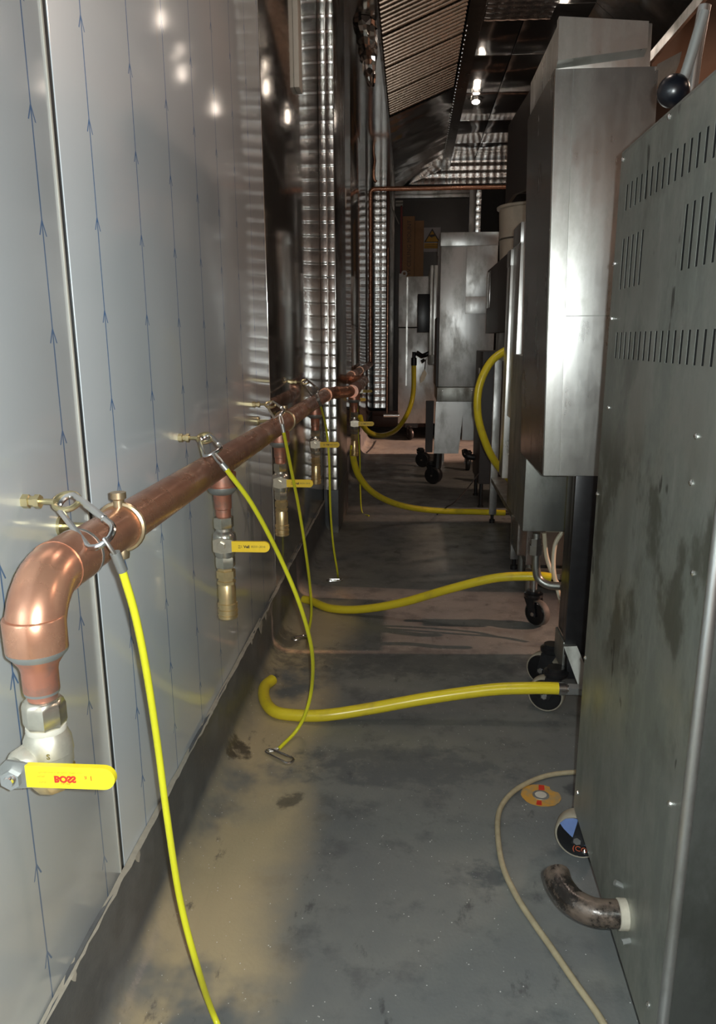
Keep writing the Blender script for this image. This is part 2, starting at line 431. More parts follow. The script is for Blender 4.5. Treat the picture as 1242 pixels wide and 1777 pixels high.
# pilaster clad in quilted steel
PX = -.376
pil = struct(MB().box(WX+.0005, PX-.004, 4.006, 4.62, .235, 3.05).build('wall_pilaster', 'mirror'))
def quilt_sheet(o0, ux, uz, w, h, cell, depth, nrm, name, parent, mat='quilt', sub=6, hx=1.0, fan=True):
    # pillow-pressed sheet: a grid of real relief
    o0 = Vector(o0); ux = Vector(ux); uz = Vector(uz); nrm = Vector(nrm)
    nx = max(2, round(w/cell*sub)); nz = max(2, round(h/cell*sub)); vs = []
    for j in range(nz+1):
        for i in range(nx+1):
            a = w*i/nx; b = h*j/nz; p = a/cell; q = b/cell
            fp_ = (p*hx) % 1-.5; fq = q % 1; rad = math.hypot(fp_*1.25, fq*.9+.04); d = max(0.0, math.cos(min(1, rad/1.0)*PI/2))**.8 if fan else abs(math.sin(PI*p*hx)*math.sin(PI*q))**.7
            vs.append(o0+ux*a+uz*b+nrm*depth*d)
    m = MB(); m.add(vs, [(j*(nx+1)+i, j*(nx+1)+i+1, (j+1)*(nx+1)+i+1, (j+1)*(nx+1)+i) for j in range(nz) for i in range(nx)])
    o = m.build(name, mat, parent, 80)
    return o
lab(quilt_sheet((WX+.001, 4.0, .235), (1, 0, 0), (0, 0, 1), .034, 2.8, .063, .006, (0, -1, 0), 'quilted_sheet', pil, sub=12, hx=1.85), 'quilted sunburst-pressed steel strip')
lab(quilt_sheet((PX-.036, 4.0, .235), (1, 0, 0), (0, 0, 1), .034, 2.8, .063, .006, (0, -1, 0), 'quilted_sheet', pil, sub=12, hx=1.85), 'quilted sunburst-pressed steel strip')
MB().box(PX-.042, PX-.037, 3.993, 4.006, .235, 3.05).build('seam_strip', 'chrome', pil)
MB().box(PX-.004, PX, 3.994, 4.62, .235, 3.05, .001).build('corner_strip', 'steel_dark', pil)
MB().box(WX, PX+.004, 3.99, 4.64, 0, .235, .004).build('plinth', 'skirting', pil)
MB().lathe([(0, .004), (.003, .003)], (PX-.039, 3.993, 1.30), (0, -1, 0), 10).build('screw', 'black', pil)
# end wall, door opening, quilted cladding
ew = struct(MB().box(-.53, 7.0, 9.3, 9.4, 0, 3.1).build('wall_end', 'dark_void'))
EY = 9.27
def eq(x0, x1, z0, z1):
    MB().box(x0, x1, EY+.004, 9.3, z0, z1).build('backing_board', 'steel_dark', ew)
    return lab(quilt_sheet((x0, EY, z0), (1, 0, 0), (0, 0, 1), x1-x0, z1-z0, .075, .012, (0, -1, 0), 'quilted_sheet', ew, sub=4), 'quilted steel cladding')
eq(-.45, -.295, .22, 3.0); eq(.70, .755, .22, 2.60); eq(-.29, 1.6, 2.665, 3.0)
MB().box(-.45, .80, 9.22, 9.3, 0, .13, .004).build('plinth', 'brown', ew)
MB().box(-.45, .80, 9.20, 9.3, .13, .19, .003).build('sill', 'brown', ew)
dr = struct(MB().box(-.20, .62, 9.25, 9.30, .19, 2.52, .003).build('door_1', 'door'))
lab(dr, 'dark grey service door')
for x0, x1, z0, z1, mt in ((-.29, -.255, .19, 2.64, 'brown'), (-.255, -.20, .19, 2.64, 'door_frame'), (.62, .695, .19, 2.64, 'door_frame'), (-.20, .62, 2.52, 2.56, 'steel'), (-.2, .62, 2.56, 2.64, 'door_frame')):
    MB().box(x0, x1, 9.21, 9.3, z0, z1, .003).build('door_frame', mt, dr)
MB().box(-.19, -.11, 9.235, 9.25, 2.44, 2.47).box(-.19, -.11, 9.235, 9.25, 2.48, 2.50).build('door_closer', 'white_trim', dr)
MB().box(-.135, -.115, 9.235, 9.25, 1.4, 2.45).build('red_rail', 'brown_red', dr)
m = MB().tube([(-.255, 9.2, 2.6), (-.23, 9.2, 2.42), (-.15, 9.2, 2.25)], .006, 8); m.build('cable', 'white_trim', dr)
# right wall, back, ceiling
struct(MB().box(7.0, 7.1, -1.2, 9.4, 0, 3.1).build('wall_right', 'plaster'))
struct(MB().box(-.53, 7.1, -1.3, -1.2, 0, 3.1).build('wall_back', 'plaster'))
struct(MB().box(-.53, 7.1, -1.3, 9.4, 3.1, 3.2).build('ceiling', 'dark_void'))
sf = struct(MB().box(WX, -.2, 2.6, 9.26, 2.6, 2.64).build('trim_soffit', 'mirror'))

struct(MB().box(1.5, 7.0, 5.6, 5.7, 0, 3.1).build('wall_kitchen', 'plaster'))

# ------------------------------------------------------------------ extraction hood
hd = thing('extraction_hood', 'long stainless extraction hood with ribbed filters above the passage', 'hood', (0, 6, 2.6))
MB().box(-.2, -.185, 2.6, 9.26, 2.60, 3.09).build('side_skirt', 'steel_dark', hd)
XA, ZA, XB, ZB = -.185, 2.612, .30, 2.80
def slope(x): return ZA+(ZB-ZA)*(x-XA)/(XB-XA)
dirx = Vector((XB-XA, 0, ZB-ZA)); L = dirx.length; dirx.normalize(); nrm = Vector((dirx.z, 0, -dirx.x))
FY0, FP = 2.75, .52
for i in range(7):
    y0 = FY0+i*FP; y1 = y0+FP-.012
    bp = MB(); a = Vector((XA, y0, ZA))-nrm*.03; bp.prism([a, a+dirx*L, a+dirx*L+Vector((0, y1-y0, 0)), a+Vector((0, y1-y0, 0))], -nrm*.008)
    f = bp.build('filter_panel', 'steel_dark', hd)
    for k in range(9):
        y = y0+.02+k*.055; a = Vector((XA, y, ZA))
        MB().tube([a-nrm*.012+dirx*.01, a-nrm*.012+dirx*(L-.01)], .0115, 10).build('baffle', 'filter', f)
# plain sheets beyond the filters
y = FY0+7*FP
while y < 9.2:
    y1 = min(y+.8, 9.25); a = Vector((XA, y, ZA)); MB().prism([a, a+dirx*L, a+dirx*L+Vector((0, y1-y-.006, 0)), a+Vector((0, y1-y-.006, 0))], -nrm*.008).build('hood_sheet', 'hood', hd); y = y1
MB().box(XB, XB+.09, 2.6, 9.26, 2.80, 2.812).build('gutter', 'steel_dark', hd)
m = MB()
yy = 5.2
while yy < 9.2: m.lathe([(0, .006), (.006, .004)], (XB+.006, yy, 2.80), (0, 0, -1), 8); yy += .075
tag(m.build('rivet_row', 'chrome', hd), None, None, kind='stuff')
for i in range(8):
    y0 = 2.75+i*.82
    MB().box(XB+.09, .66, y0, min(y0+.812, 9.25), 2.90, 2.91, .002).build('hood_sheet', 'hood', hd)
    MB().box(.666, 1.05, y0, min(y0+.812, 9.25), 2.90, 2.91, .002).build('hood_sheet', 'hood', hd)
    a = Vector((1.05, y0, 2.90)); MB().prism([a, a+Vector((.35, 0, -.28)), a+Vector((.35, .812, -.28)), a+Vector((0, .812, 0))], (0, 0, .01)).build('hood_sheet', 'hood', hd)
MB().box(XB+.088, XB+.094, 2.6, 9.26, 2.81, 2.91).build('gutter_lip', 'hood', hd)
MB().box(1.38, 1.40, 2.6, 9.26, 2.58, 3.09).build('side_skirt', 'steel', hd)
quilt_sheet((.42, 4.9, 2.895), (1, 0, 0), (0, 1, 0), .4, .5, .07, .008, (0, 0, -1), 'quilted_sheet', hd, sub=5)
for x, y, e in ((.93, 5.0, 5), (1.0, 6.05, 5), (.50, 7.0, 5)):
    t = thing('hood_lamp', {5.0: 'bulkhead lamp in the hood, nearest the camera', 6.05: 'bulkhead lamp in the hood, second from the near end', 7.0: 'bulkhead lamp in the hood nearest the ribbed filters'}[y], 'lamp', (x, y, 2.899), 'bulkhead lamps in the hood')
    MB().lathe([(0, .05), (.02, .05), (.024, .044), (.024, .03)], (x, y, 2.899), (0, 0, -1), 20).build('lamp_ring', 'chrome', t)
    MB().lathe([(.02, .034), (.034, .03), (.042, .018), (.045, .004)], (x, y, 2.899), (0, 0, -1), 20).build('lamp_glass', 'lamp_glass', t)
    light('lamp_glow', 'POINT', (x, y, 2.82), .7, (1, .85, .72), .03)
# crumpled foil wrapped duct end
random.seed(3)
m = MB(); vs = []; seg = 18; n = 16
for i in range(n+1):
    t = i/n; r = .085*(1-t)**.5+.012; cz = 2.598-.27*t; cx = -.262+.03*t; cy = 4.55+.1*t
    for k in range(seg):
        a = 2*PI*k/seg; q = r*(1+random.uniform(-.22, .22)); vs.append((cx+q*math.cos(a)*.6, cy+q*math.sin(a), cz+random.uniform(-.008, .008)*(0 < i < n)))
m.add(vs, [(i*seg+k, i*seg+(k+1) % seg, (i+1)*seg+(k+1) % seg, (i+1)*seg+k) for i in range(n) for k in range(seg)]+[tuple(range(seg)), tuple(n*seg+k for k in range(seg))[::-1]])
tag(m.build('foil_bundle', 'chrome', None, 5), 'crumpled foil-wrapped duct tail hanging beside the hood filters', 'foil')

# ------------------------------------------------------------------ small wall items
o = MB().box(WX, WX+.02, 3.20, 3.29, 1.92, 3.0, .003).build('cable_trunking', 'white_trim'); tag(o, 'short pale trunking on the mirror wall above the pipe', 'trunking')
o = MB().box(WX, WX+.03, 5.17, 5.24, 1.81, 1.92, .004).build('junction_box', 'white'); tag(o, 'small pale box on the far left wall by the vertical copper pipe', 'box')

# ------------------------------------------------------------------ copper manifold
GX, GZ = -.37, .768
mf = thing('copper_gas_manifold', 'large copper gas pipe run along the left wall with elbow at its near end', 'pipe', (GX, .7, GZ))
R = .027
run = [(GX, .80, GZ), (GX, 3.44, GZ)]
MB().tube(run, R, 28).build('pipe_length', 'copper', mf)
# near elbow
el = []; rc = .058
el += [(GX, .815, GZ), (GX, .7+rc, GZ)]
for k in range(1, 9):
    a = PI/2*k/8; el.append((GX, .7+rc-rc*math.sin(a), GZ-rc+rc*math.cos(a)))
MB().tube(el, .0292, 28).build('elbow', 'copper', mf)
MB().tube([(GX, .811, GZ), (GX, .817, GZ)], [.0296, .0294], 28).build('solder_ring', 'solder', mf)
MB().tube([(GX, .757, GZ), (GX, .763, GZ)], .0300, 28).build('collar', 'copper', mf)
MB().lathe([(0, .0292), (.002, .0305), (.034, .0302), (.036, .0290)], (GX, .7, GZ-.032), (0, 0, -1), 28).build('collar', 'copper', mf)
MB().lathe([(0, .0303), (.003, .0298), (.012, .022), (.016, .0175)], (GX, .7, GZ-.066), (0, 0, -1), 28).build('solder_ring', 'solder', mf)
MB().lathe([(0, .0288), (.014, .0195), (.020, .0180), (.042, .0178), (.043, .0165)], (GX, .7, GZ-.069), (0, 0, -1), 28).build('reducer', 'copper_pink', mf)
MB().lathe([(0, .0178), (.004, .0172)], (GX, .7, GZ-.110), (0, 0, -1), 28).build('solder_ring', 'solder', mf)
MB().lathe([(0, .0148), (.02, .0148)], (GX, .7, GZ-.112), (0, 0, -1), 24).build('tube_stub', 'copper_pink', mf)
# jog around the pilaster, and the run beyond it
jog = spline([(GX, 3.43, GZ), (GX+.004, 3.50, GZ), (GX+.03, 3.57, GZ), (GX+.07, 3.62, GZ), (-.275, 3.70, GZ)], 6)
MB().tube(jog, R, 24).build('pipe_bend', 'copper', mf)
MB().tube([(GX, 3.40, GZ), (GX, 3.49, GZ)], .0305, 24).build('coupling', 'copper', mf)
MB().tube([(GX+.03, 3.57, GZ), (GX+.055, 3.605, GZ)], .0285, 24).build('coupling', 'copper', mf)
JX = -.272
MB().tube([(JX, 3.66, GZ), (JX, 3.92, GZ)], .030, 24).build('tee', 'copper_pink', mf)
MB().tube(spline([(JX, 3.9, GZ), (JX, 4.62, GZ), (JX-.03, 4.70, GZ), (JX-.09, 4.76, GZ), (-.40, 4.84, GZ), (-.40, 4.95, GZ), (-.40, 7.85, GZ)], 6), R, 20).build('pipe_length', 'copper', mf)
for y in (5.3, 6.2): MB().tube([(-.40, y, GZ), (-.40, y+.14, GZ)], .031, 20).build('tee', 'copper', mf)
# feed pipe: up the far end and over the door
t = thing('copper_feed_pipe', 'slim copper pipe rising by the far corner and crossing above the door', 'pipe', (-.40, 7.8, GZ))
pts = [(-.397, 7.8, GZ+.02), (-.397, 7.8, 2.33)]+[(-.397+.04*(1-math.cos(a)), 7.8, 2.33+.04*math.sin(a)) for a in [PI/2*k/5 for k in range(1, 6)]]+[(.75, 7.8, 2.37), (1.2, 7.8, 2.37)]
MB().tube(pts, .0205, 14).build('pipe_length', 'copper', t)
MB().tube(spline([(-.34, 7.74, 2.42), (-.362, 7.74, 2.45), (-.362, 7.74, 2.55), (-.33, 7.74, 2.75), (-.30, 7.74, 3.05)], 5), .014, 12).build('pipe_length', 'copper', t)
t2 = thing('copper_drop_pipe', 'thin copper pipe standing beside the door frame on the end wall', 'pipe', (-.27, 9.17, .15))
MB().tube([(-.27, 9.17, .15), (-.27, 9.17, 2.0)], .011, 10).build('pipe_length', 'copper', t2)
# horizontal brackets of the pipe
def clip(y, lbl, x=GX, ring=.0295, posts=True):
    t = thing('pipe_clip', lbl, 'pipe clip', (x, y, GZ), 'brass pipe clips')
    MB().tube([(x+ring*math.cos(a), y, GZ+ring*math.sin(a)) for a in [2*PI*k/28 for k in range(28)]], [.0042]*28, 8, closed=True).build('ring', 'brass_dull', t)
    MB().lathe([(-.004, .007), (.006, .007), (.008, .010), (.016, .010)], (x, y, GZ+ring), (0, 0, 1), 14).build('boss', 'brass_dull', t)
    MB().lathe([(-.004, .007), (.006, .009), (.012, .008)], (x, y, GZ-ring), (0, 0, -1), 14).build('boss', 'brass_dull', t)
    MB().tube([(x-ring, y, GZ), (WX, y, GZ)], .005, 10).lathe([(0, .014), (.004, .014)], (WX, y, GZ), (1, 0, 0), 14).build('wall_stem', 'zinc_y', t)
clip(.945, 'brass pipe clip nearest the elbow, beside the first carabiner')
clip(2.28, 'brass pipe clip where the third yellow cable starts')

# ------------------------------------------------------------------ gas valves
def valve(y, x, lbl, cat_group, s=1.0, lever=1.0, writing=True, coupler=True):
    zt = GZ
    t = thing('gas_valve', lbl, 'valve', (x, y, zt-.043), cat_group)
    A = (0, 0, -1)
    def L_(name, mat, prof, flats=None, seg=20, par=None):
        return MB().lathe([(h*1.0, r*s) for h, r in prof], (x, y, zt), A, seg, flats).build(name, mat, par or t, 40)
    L_('tee_branch', 'copper_pink', [(.02, .0285), (.046, .0285), (.047, .0298), (.049, .0298)])
    L_('solder_ring', 'solder', [(.048, .0302), (.053, .0300), (.060, .024), (.064, .0185)])
    L_('reducer', 'copper_pink', [(.056, .024), (.066, .0178), (.092, .0172), (.094, .0152), (.110, .0150)])
    L_('top_nut', 'nickel', [(.108, .017), (.110, .0205), (.130, .0205), (.133, .018)], 6)
    b = L_('valve_body', 'valve_steel', [(.131, .016), (.138, .0165), (.144, .0225), (.152, .0235), (.172, .0235), (.186, .021), (.194, .017)])
    for k in (0, 1):
        MB().lathe([(0, .017*s), (.020+.006*k, .017*s*(1-.35*k))], (x, y, zt-.162), (0, -1, 0), 16).build('spindle_boss', 'valve_steel', b)
    L_('bottom_nut', 'nickel', [(.190, .018), (.193, .0205), (.212, .0205), (.216, .017)], 6)
    if coupler:
        L_('adapter', 'brass', [(.214, .016), (.220, .0165), (.221, .0200), (.236, .0200), (.237, .0170), (.242, .0170), (.243, .0195), (.249, .0195)], 6)
        L_('coupler', 'brass', [(.246, .0165), (.252, .0165), (.255, .0180), (.290, .0180), (.291, .0205), (.298, .0205), (.299, .0185), (.303, .0185), (.304, .0205), (.311, .0205), (.312, .0187), (.315, .0187), (.316, .0205), (.322, .0200), (.324, .016)])
    ly = y-.026*s-.004; zl = zt-.162
    MB().lathe([(0, .009), (.005, .009)], (x, ly-.003, zl), (0, -1, 0), 6, 6).build('lever_nut', 'nickel', t)
    m = MB().prism([(x-.016, ly, zl-.012), (x-.016, ly, zl+.012), (x, ly, zl+.016), (x+.02, ly, zl+.013), (x+.034, ly, zl+.009), (x+.034, ly, zl-.009), (x+.02, ly, zl-.013), (x, ly, zl-.016)], (0, -.0025, 0)); m.build('lever_plate', 'nickel', t)
    # sleeve
    x0, x1, h = x+.022, x+.022+.076*lever, .0108
    poly = [(x0, ly+.001, zl-h), (x1-h, ly+.001, zl-h)]+[(x1-h+h*math.sin(a), ly+.001, zl-h*math.cos(a)) for a in [PI*k/10 for k in range(1, 10)]]+[(x1-h, ly+.001, zl+h), (x0, ly+.001, zl+h)]
    sl = MB().prism(poly, (0, -.006, 0)).build('lever_sleeve', 'amber_lever', t)
    if writing:
        yy_ = ly-.0053
        text('Vell', .0078, (x0+.030, yy_, zl), (1, 0, 0), (0, 0, 1), 'print_dark', t, bold=.0003)
        text('BS331-2010', .0058, (x0+.053, yy_, zl+.0003), (1, 0, 0), (0, 0, 1), 'print_dark', t)
        text('I', .0078, (x0+.0200, yy_, zl), (1, 0, 0), (0, 0, 1), 'print_dark', t)
        m = MB()
        for a_, b_ in ((0, 0), (.0025, 0), (0, -.004), (.0025, -.004)): m.box(x0+.0135+a_, x0+.0153+a_, yy_-.0001, yy_, zl+.001+b_, zl+.0027+b_)
        m.build('printed_mark', 'print_dark', t)
    return t
G_ = 'gas valves with amber levers'
valve(1.487, GX, 'amber-levered gas valve beside the second yellow cable', G_)
valve(2.182, GX, 'third gas valve from the near elbow, with amber lever', G_)
valve(3.02, GX, 'gas valve with amber lever in front of the quilted pilaster', G_)
valve(3.80, JX, 'gas valve with brass coupler feeding the yellow hose beside the pilaster', G_)
valve(5.37, -.40, 'amber-levered gas valve feeding the hanging far hose', G_)
valve(6.27, -.40, 'small amber-levered gas valve farthest along the pipe', G_, coupler=False)
# first valve (larger, pale yellow lever)
t = thing('gas_valve', 'gas valve with bright yellow lever at the near elbow, red BOSS lettering', 'valve', (GX, .7, .546), G_)
def L1(name, mat, prof, flats=None, seg=26, par=None): return MB().lathe(prof, (GX, .7, 0), (0, 0, 1), seg, flats).build(name, mat, par or t, 40)
L1('top_nut', 'nickel', [(.648, .0165), (.646, .0195), (.640, .0215), (.622, .0215), (.618, .020)], 8)
L1('joint_paste', 'white_trim', [(.618, .0200), (.614, .0205), (.611, .0195)])
bd = L1('valve_body', 'nickel_dull', [(.614, .019), (.608, .0215), (.602, .0240), (.588, .0252), (.587, .0242), (.575, .0240), (.568, .021)])
L1('bottom_nut', 'brass', [(.574, .0215), (.570, .0245), (.556, .0240), (.546, .0170), (.546, .008)], 8)
text('S', .008, (GX+.011, .7-.0236, .594), (1, 0, .0), (0, 0, 1), 'nickel', bd, bold=.0004)
MB().lathe([(0, .019), (.018, .018), (.024, .014)], (GX-.012, .692, .583), (-.35, -1, 0), 18).build('spindle_boss', 'nickel_dull', bd)
lx, ly, zl = GX-.020, .664, .582
MB().lathe([(0, .0105), (.006, .0105)], (lx, ly-.003, zl-.003), (0, -1, 0), 6, 6).lathe([(.006, .006), (.010, .005)], (lx, ly-.003, zl-.003), (0, -1, 0), 12).build('lever_nut', 'chrome', t)
MB().prism([(lx-.014, ly, zl-.008), (lx-.014, ly, zl+.007), (lx-.005, ly, zl+.016), (lx+.012, ly, zl+.014), (lx+.03, ly, zl+.009), (lx+.03, ly, zl-.012), (lx+.012, ly, zl-.014), (lx-.006, ly, zl-.016)], (0, -.003, 0)).build('lever_plate', 'solder', t)
x0, x1, h = -.3745, -.2845, .0118; zl += .001
poly = [(x0, ly+.001, zl-h), (x1-h, ly+.001, zl-h)]+[(x1-h+h*math.sin(a), ly+.001, zl-h*math.cos(a)) for a in [PI*k/12 for k in range(1, 12)]]+[(x1-h, ly+.001, zl+h), (x0, ly+.001, zl+h)]
MB().prism(poly, (0, -.007, 0)).build('lever_sleeve', 'yellow_lever', t)
yy_ = ly-.0065
text('BOSS', .0096, (x0+.040, yy_, zl-.001), (1, 0, .02), (-.02, 0, 1), 'print_red', t, flip=True, bold=.0006)
text('VALVES', .0030, (x0+.040, yy_, zl-.0062), (1, 0, .02), (-.02, 0, 1), 'print_red', t, flip=True)
text('Manufactured to BS EN331 APPROVED', .0027, (x0+.036, yy_, zl+.0058), (1, 0, .02), (-.02, 0, 1), 'print_faint', t, flip=True)
text('MOP5', .0028, (x0+.016, yy_, zl+.0012), (1, 0, .02), (-.02, 0, 1), 'print_faint', t, flip=True)
text('DN20', .0030, (x0+.017, yy_, zl-.0052), (1, 0, .02), (-.02, 0, 1), 'print_faint', t, flip=True)
text('a', .0070, (x0+.0610, yy_, zl+.0006), (1, 0, .02), (-.02, 0, 1), 'print_red', t, flip=True)
text('I', .0080, (x0+.0665, yy_, zl+.0003), (1, 0, .02), (-.02, 0, 1), 'print_red', t)

# ------------------------------------------------------------------ eye bolts
def eye_bolt(y, z, lbl, L2=.045):
    t = thing('eye_bolt', lbl, 'eye bolt', (WX, y, z), 'eye bolts in the left wall')
    MB().lathe([(0, .0085), (.008, .0085), (.009, .0065), (.014, .0065), (.015, .0085), (.021, .0085)], (WX, y, z), (1, 0, 0), 6, 6).build('nut', 'zinc_y', t, 30)
    MB().tube([(WX+.018, y, z), (WX+.032, y, z), (WX+.04, y-.003, z)], .0035, 10).build('shank', 'zinc_y', t)
    c = Vector((WX+.052, y, z)); m = MB()
    m.tube([c+Vector((.0145*math.cos(a), .011*math.sin(a)+.001, .0075*math.sin(a))) for a in [2*PI*k/22 for k in range(22)]], [.0035]*22, 8, closed=True); m.build('eye', 'zinc_y', t)
    return c
eyes = []
for (u, v), l in (((40, 870), 'eye bolt nearest the seam of the filmed wall panels'), ((310, 760), 'eye bolt above the second gas valve, second along the wall'), ((438, 702), 'eye bolt near the end of the filmed panels'), ((505, 663), 'dark eye bolt on the mirror-bright panel')):
    p = ax(u, v, WX); eyes.append(eye_bolt(p.y, p.z, l))

# ------------------------------------------------------------------ restraint cables
def carabiner(m_name, p0, p1, wdt, side, parent, r=.0036, mat='chrome'):
    p0 = Vector(p0); p1 = Vector(p1); d = (p1-p0); Ln = d.length; d.normalize(); sd = Vector(side); sd = (sd-d*sd.dot(d)).normalized()
    pts = []; R0 = wdt/2*.72; R1 = wdt/2
    for k in range(9): a = PI*k/8; pts.append(p0+d*(R0-R0*math.sin(a))+sd*(R0*math.cos(a)))
    for k in range(9): a = PI*k/8; pts.append(p1-d*(R1-R1*math.sin(a))-sd*(R1*math.cos(a)))
    o = MB().tube(pts, [r]*len(pts), 10, closed=True).build(m_name, mat, parent)
    g0, g1 = pts[17], pts[0]   # gate side
    a = g0.lerp(g1, .2); b = g0.lerp(g1, .75)
    MB().tube([a, b], r*1.22, 10).build('gate', mat, o); return o
def loop(p, q, w_, mat, parent, r=.0024):
    p = Vector(p); q = Vector(q); d = (q-p).normalized(); u, v = basis(d); pts = []
    for k in range(15):
        t = k/14; pts.append(p.lerp(q, 1-math.sin(PI*t))+u*(w_*math.cos(PI*t)*abs(math.sin(PI*t))**.6*(1.0)))
    return MB().tube(pts, r, 8).build('wire_loop', mat, parent)
def cable(lbl, eye, clip_end, loop_end, path, r, endc=None):
    root = thing('restraint_cable', lbl, 'cable', loop_end, 'yellow restraint cables')
    carabiner('carabiner', Vector(eye)+(Vector(eye)-Vector(clip_end)).normalized()*.008, clip_end, .034, (Vector(clip_end)-Vector(eye)).cross(Vector(eye)-Vector((0, 0, 1.0))), root)
    d = (Vector(loop_end)-Vector(clip_end)); 
    loop(loop_end, Vector(clip_end)-(d.normalized()*.004), .007, 'wire', root)
    sp = spline(path, 10); a = Vector(loop_end); b = sp[0]
    MB().tube([a-(b-a)*.4, b+(b-a)*.05], r*1.25, 12).build('ferrule', 'solder', root)
    MB().tube(sp, r, 12).build('cable_sheath', 'yellow_cable', root)
    if endc:
        e = sp[-1]; loop(e, Vector(endc[0])+(Vector(endc[1])-Vector(endc[0]))*.1, .006, 'wire', root)
        carabiner('carabiner', endc[0], endc[1], .026, endc[2] if len(endc) > 2 else (0, 1, 0), root, .0034)
    return root
cable('yellow restraint cable nearest the camera, hanging to the floor in front of the panel seam', eyes[0], ay(184, 940, .78), ay(203, 968, .785),
      [ay(212, 990, .79), ay(235, 1070, .82), ay(254, 1165, .85), ay(273, 1290, .88), ay(290, 1420, .885), ay(312, 1560, .89), ay(340, 1670, .885), az(372, 1765, .006), az(420, 1860, .006), az(520, 1990, .006)], .0046)
cable('second yellow restraint cable, curving over the floor to a carabiner below the hose', eyes[1], ay(371, 787, 1.35), ay(387, 808, 1.32),
      [ay(393, 815, 1.32), ay(440, 880, 1.40), ay(487, 970, 1.5), ay(522, 1055, 1.56), ay(541, 1130, 1.66), ay(541, 1190, 1.78), az(531, 1235, .075), az(514, 1268, .02), az(484, 1299, .006)], .0046,
      (az(463, 1302, .006), az(507, 1322, .006)))
cable('third yellow restraint cable, ending at a carabiner on the floor by the skirting', eyes[2], ay(486, 720, 2.0), ay(490, 740, 1.97),
      [ay(492, 750, 1.97), ay(504, 810, 2.08), ay(518, 880, 2.2), ay(530, 955, 2.27), ay(538, 1020, 2.36), ay(540, 1065, 2.43), az(534, 1104, .008)], .0046,
      (az(531, 1104, .006), az(507, 1110, .006)))
cable('fourth yellow restraint cable, hanging in front of the quilted pilaster', eyes[3], ay(549, 683, 2.75), ay(553, 696, 2.72),
      [ay(556, 703, 2.75), ay(566, 745, 2.98), ay(571, 800, 3.0), ay(573, 880, 3.04), ay(578, 945, 3.09), ay(585, 990, 3.13), az(586, 1001, .006)], .0044,
      (az(594, 1006, .006), az(567, 1007, .006)))
t = thing('restraint_cable', 'thin yellow cable hanging behind the hose fed beside the pilaster', 'cable', ay(620, 710, 4.6), 'yellow restraint cables')
MB().tube(spline([ay(620, 705, 4.6), ay(621, 750, 4.6), ay(624, 790, 4.6), ay(625, 850, 4.6), az(628, 888, .004), az(640, 895, .004)], 8), .0042, 8).build('cable_sheath', 'yellow_cable', t)

# ------------------------------------------------------------------ hoses
def hose_thing(lbl, path, r, ends=(None, None), seg=20):
    sp = spline(path, 12); t = thing('gas_hose', lbl, 'hose', sp[-1], 'yellow gas hoses')
    MB().tube(sp, r, seg).build('hose_body', 'hose', t)
    for e, a, b in ((ends[0], sp[0], sp[1]), (ends[1], sp[-1], sp[-2])):
        if e == 'steel':
            d = (a-b).normalized(); MB().lathe([(-.012, r*1.08), (.006, r*1.08), (.008, r*.8), (.014, r*.8)], a, d, 18).build('ferrule', 'chrome', t, 30)
            MB().lathe([(.012, r*.9), (.042, r*.9)], a, d, 6, 6).build('swivel_nut', 'solder', t, 30)
        if e == 'small': MB().lathe([(-.004, r*.9), (.03, r*.75)], a, (a-b).normalized(), 14).build('ferrule', 'chrome', t)
        if e == 'black': MB().lathe([(-.01, r*1.25), (.05, r*1.25), (.055, r*.8), (.10, r*.8)], a, (a-b).normalized(), 12).build('fitting', 'black_greasy', t)
    return t
r1 = .0165
hose_thing('nearest yellow gas hose, lying across the floor to the first castored frame',
    [az(472, 1180, r1), az(459, 1192, r1), az(459, 1213, r1), az(475, 1234, r1), az(510, 1241, r1), az(565, 1241, r1+.006), ay(640, 1230, 1.90), ay(740, 1212, 1.91), ay(850, 1197, 1.92), ay(920, 1194, 1.92), ay(950, 1194, 1.92), ay(976, 1195, 1.92)], r1, (None, 'steel'))
r2 = .0155
hose_thing('second yellow gas hose, starting by the skirting and rising to the steel elbow pipe',
    [az(526, 1040, r2), az(540, 1043, r2), az(575, 1056, r2), ay(630, 1057, 2.72), ay(700, 1045, 2.68), ay(780, 1022, 2.62), ay(860, 1003, 2.58), ay(930, 1000, 2.55), ay(955, 1002, 2.55)], r2)
hose_thing('yellow gas hose dropping from the pilaster valve and lying to the table leg',
    [ay(613, 772, 3.80), ay(613, 795, 3.81), ay(622, 825, 3.86), ay(645, 853, 3.95), ay(680, 872, 4.08), ay(720, 882, 4.18), ay(770, 887, 4.25), ay(820, 888, 4.28), ay(876, 890, 4.30)], .0165, (None, 'small'))
hose_thing('yellow gas hose looping in the air behind the table frame',
    [ay(905, 600, 3.42), ay(878, 608, 3.40), ay(850, 630, 3.38), ay(831, 672, 3.37), ay(829, 720, 3.37), ay(841, 765, 3.39), ay(858, 800, 3.44), ay(884, 832, 3.56), ay(900, 850, 3.64)], .0165)
hose_thing('farthest yellow gas hose, hanging in a loop up to the black gas cock',
    [ay(624, 722, 5.35), ay(628, 735, 5.38), ay(640, 750, 5.5), ay(662, 756, 5.8), ay(688, 745, 6.2), ay(708, 715, 6.5), ay(717, 680, 6.6), ay(718, 632, 6.6)], .019, (None, 'black'))
t = thing('drain_hose', 'dusty tan hose curling over the floor beside the slotted cabinet', 'hose', az(940, 1350, .006))
MB().tube(spline([az(1060, 1341, .006), az(998, 1340, .006), az(945, 1347, .006), az(900, 1367, .006), az(872, 1395, .006), az(863, 1430, .006), az(870, 1495, .006), az(893, 1550, .006), az(925, 1600, .006), az(960, 1650, .006), az(1000, 1708, .006), az(1040, 1765, .006), az(1090, 1850, .006)], 10), .0058, 12).build('hose_body', 'tan_hose', t)
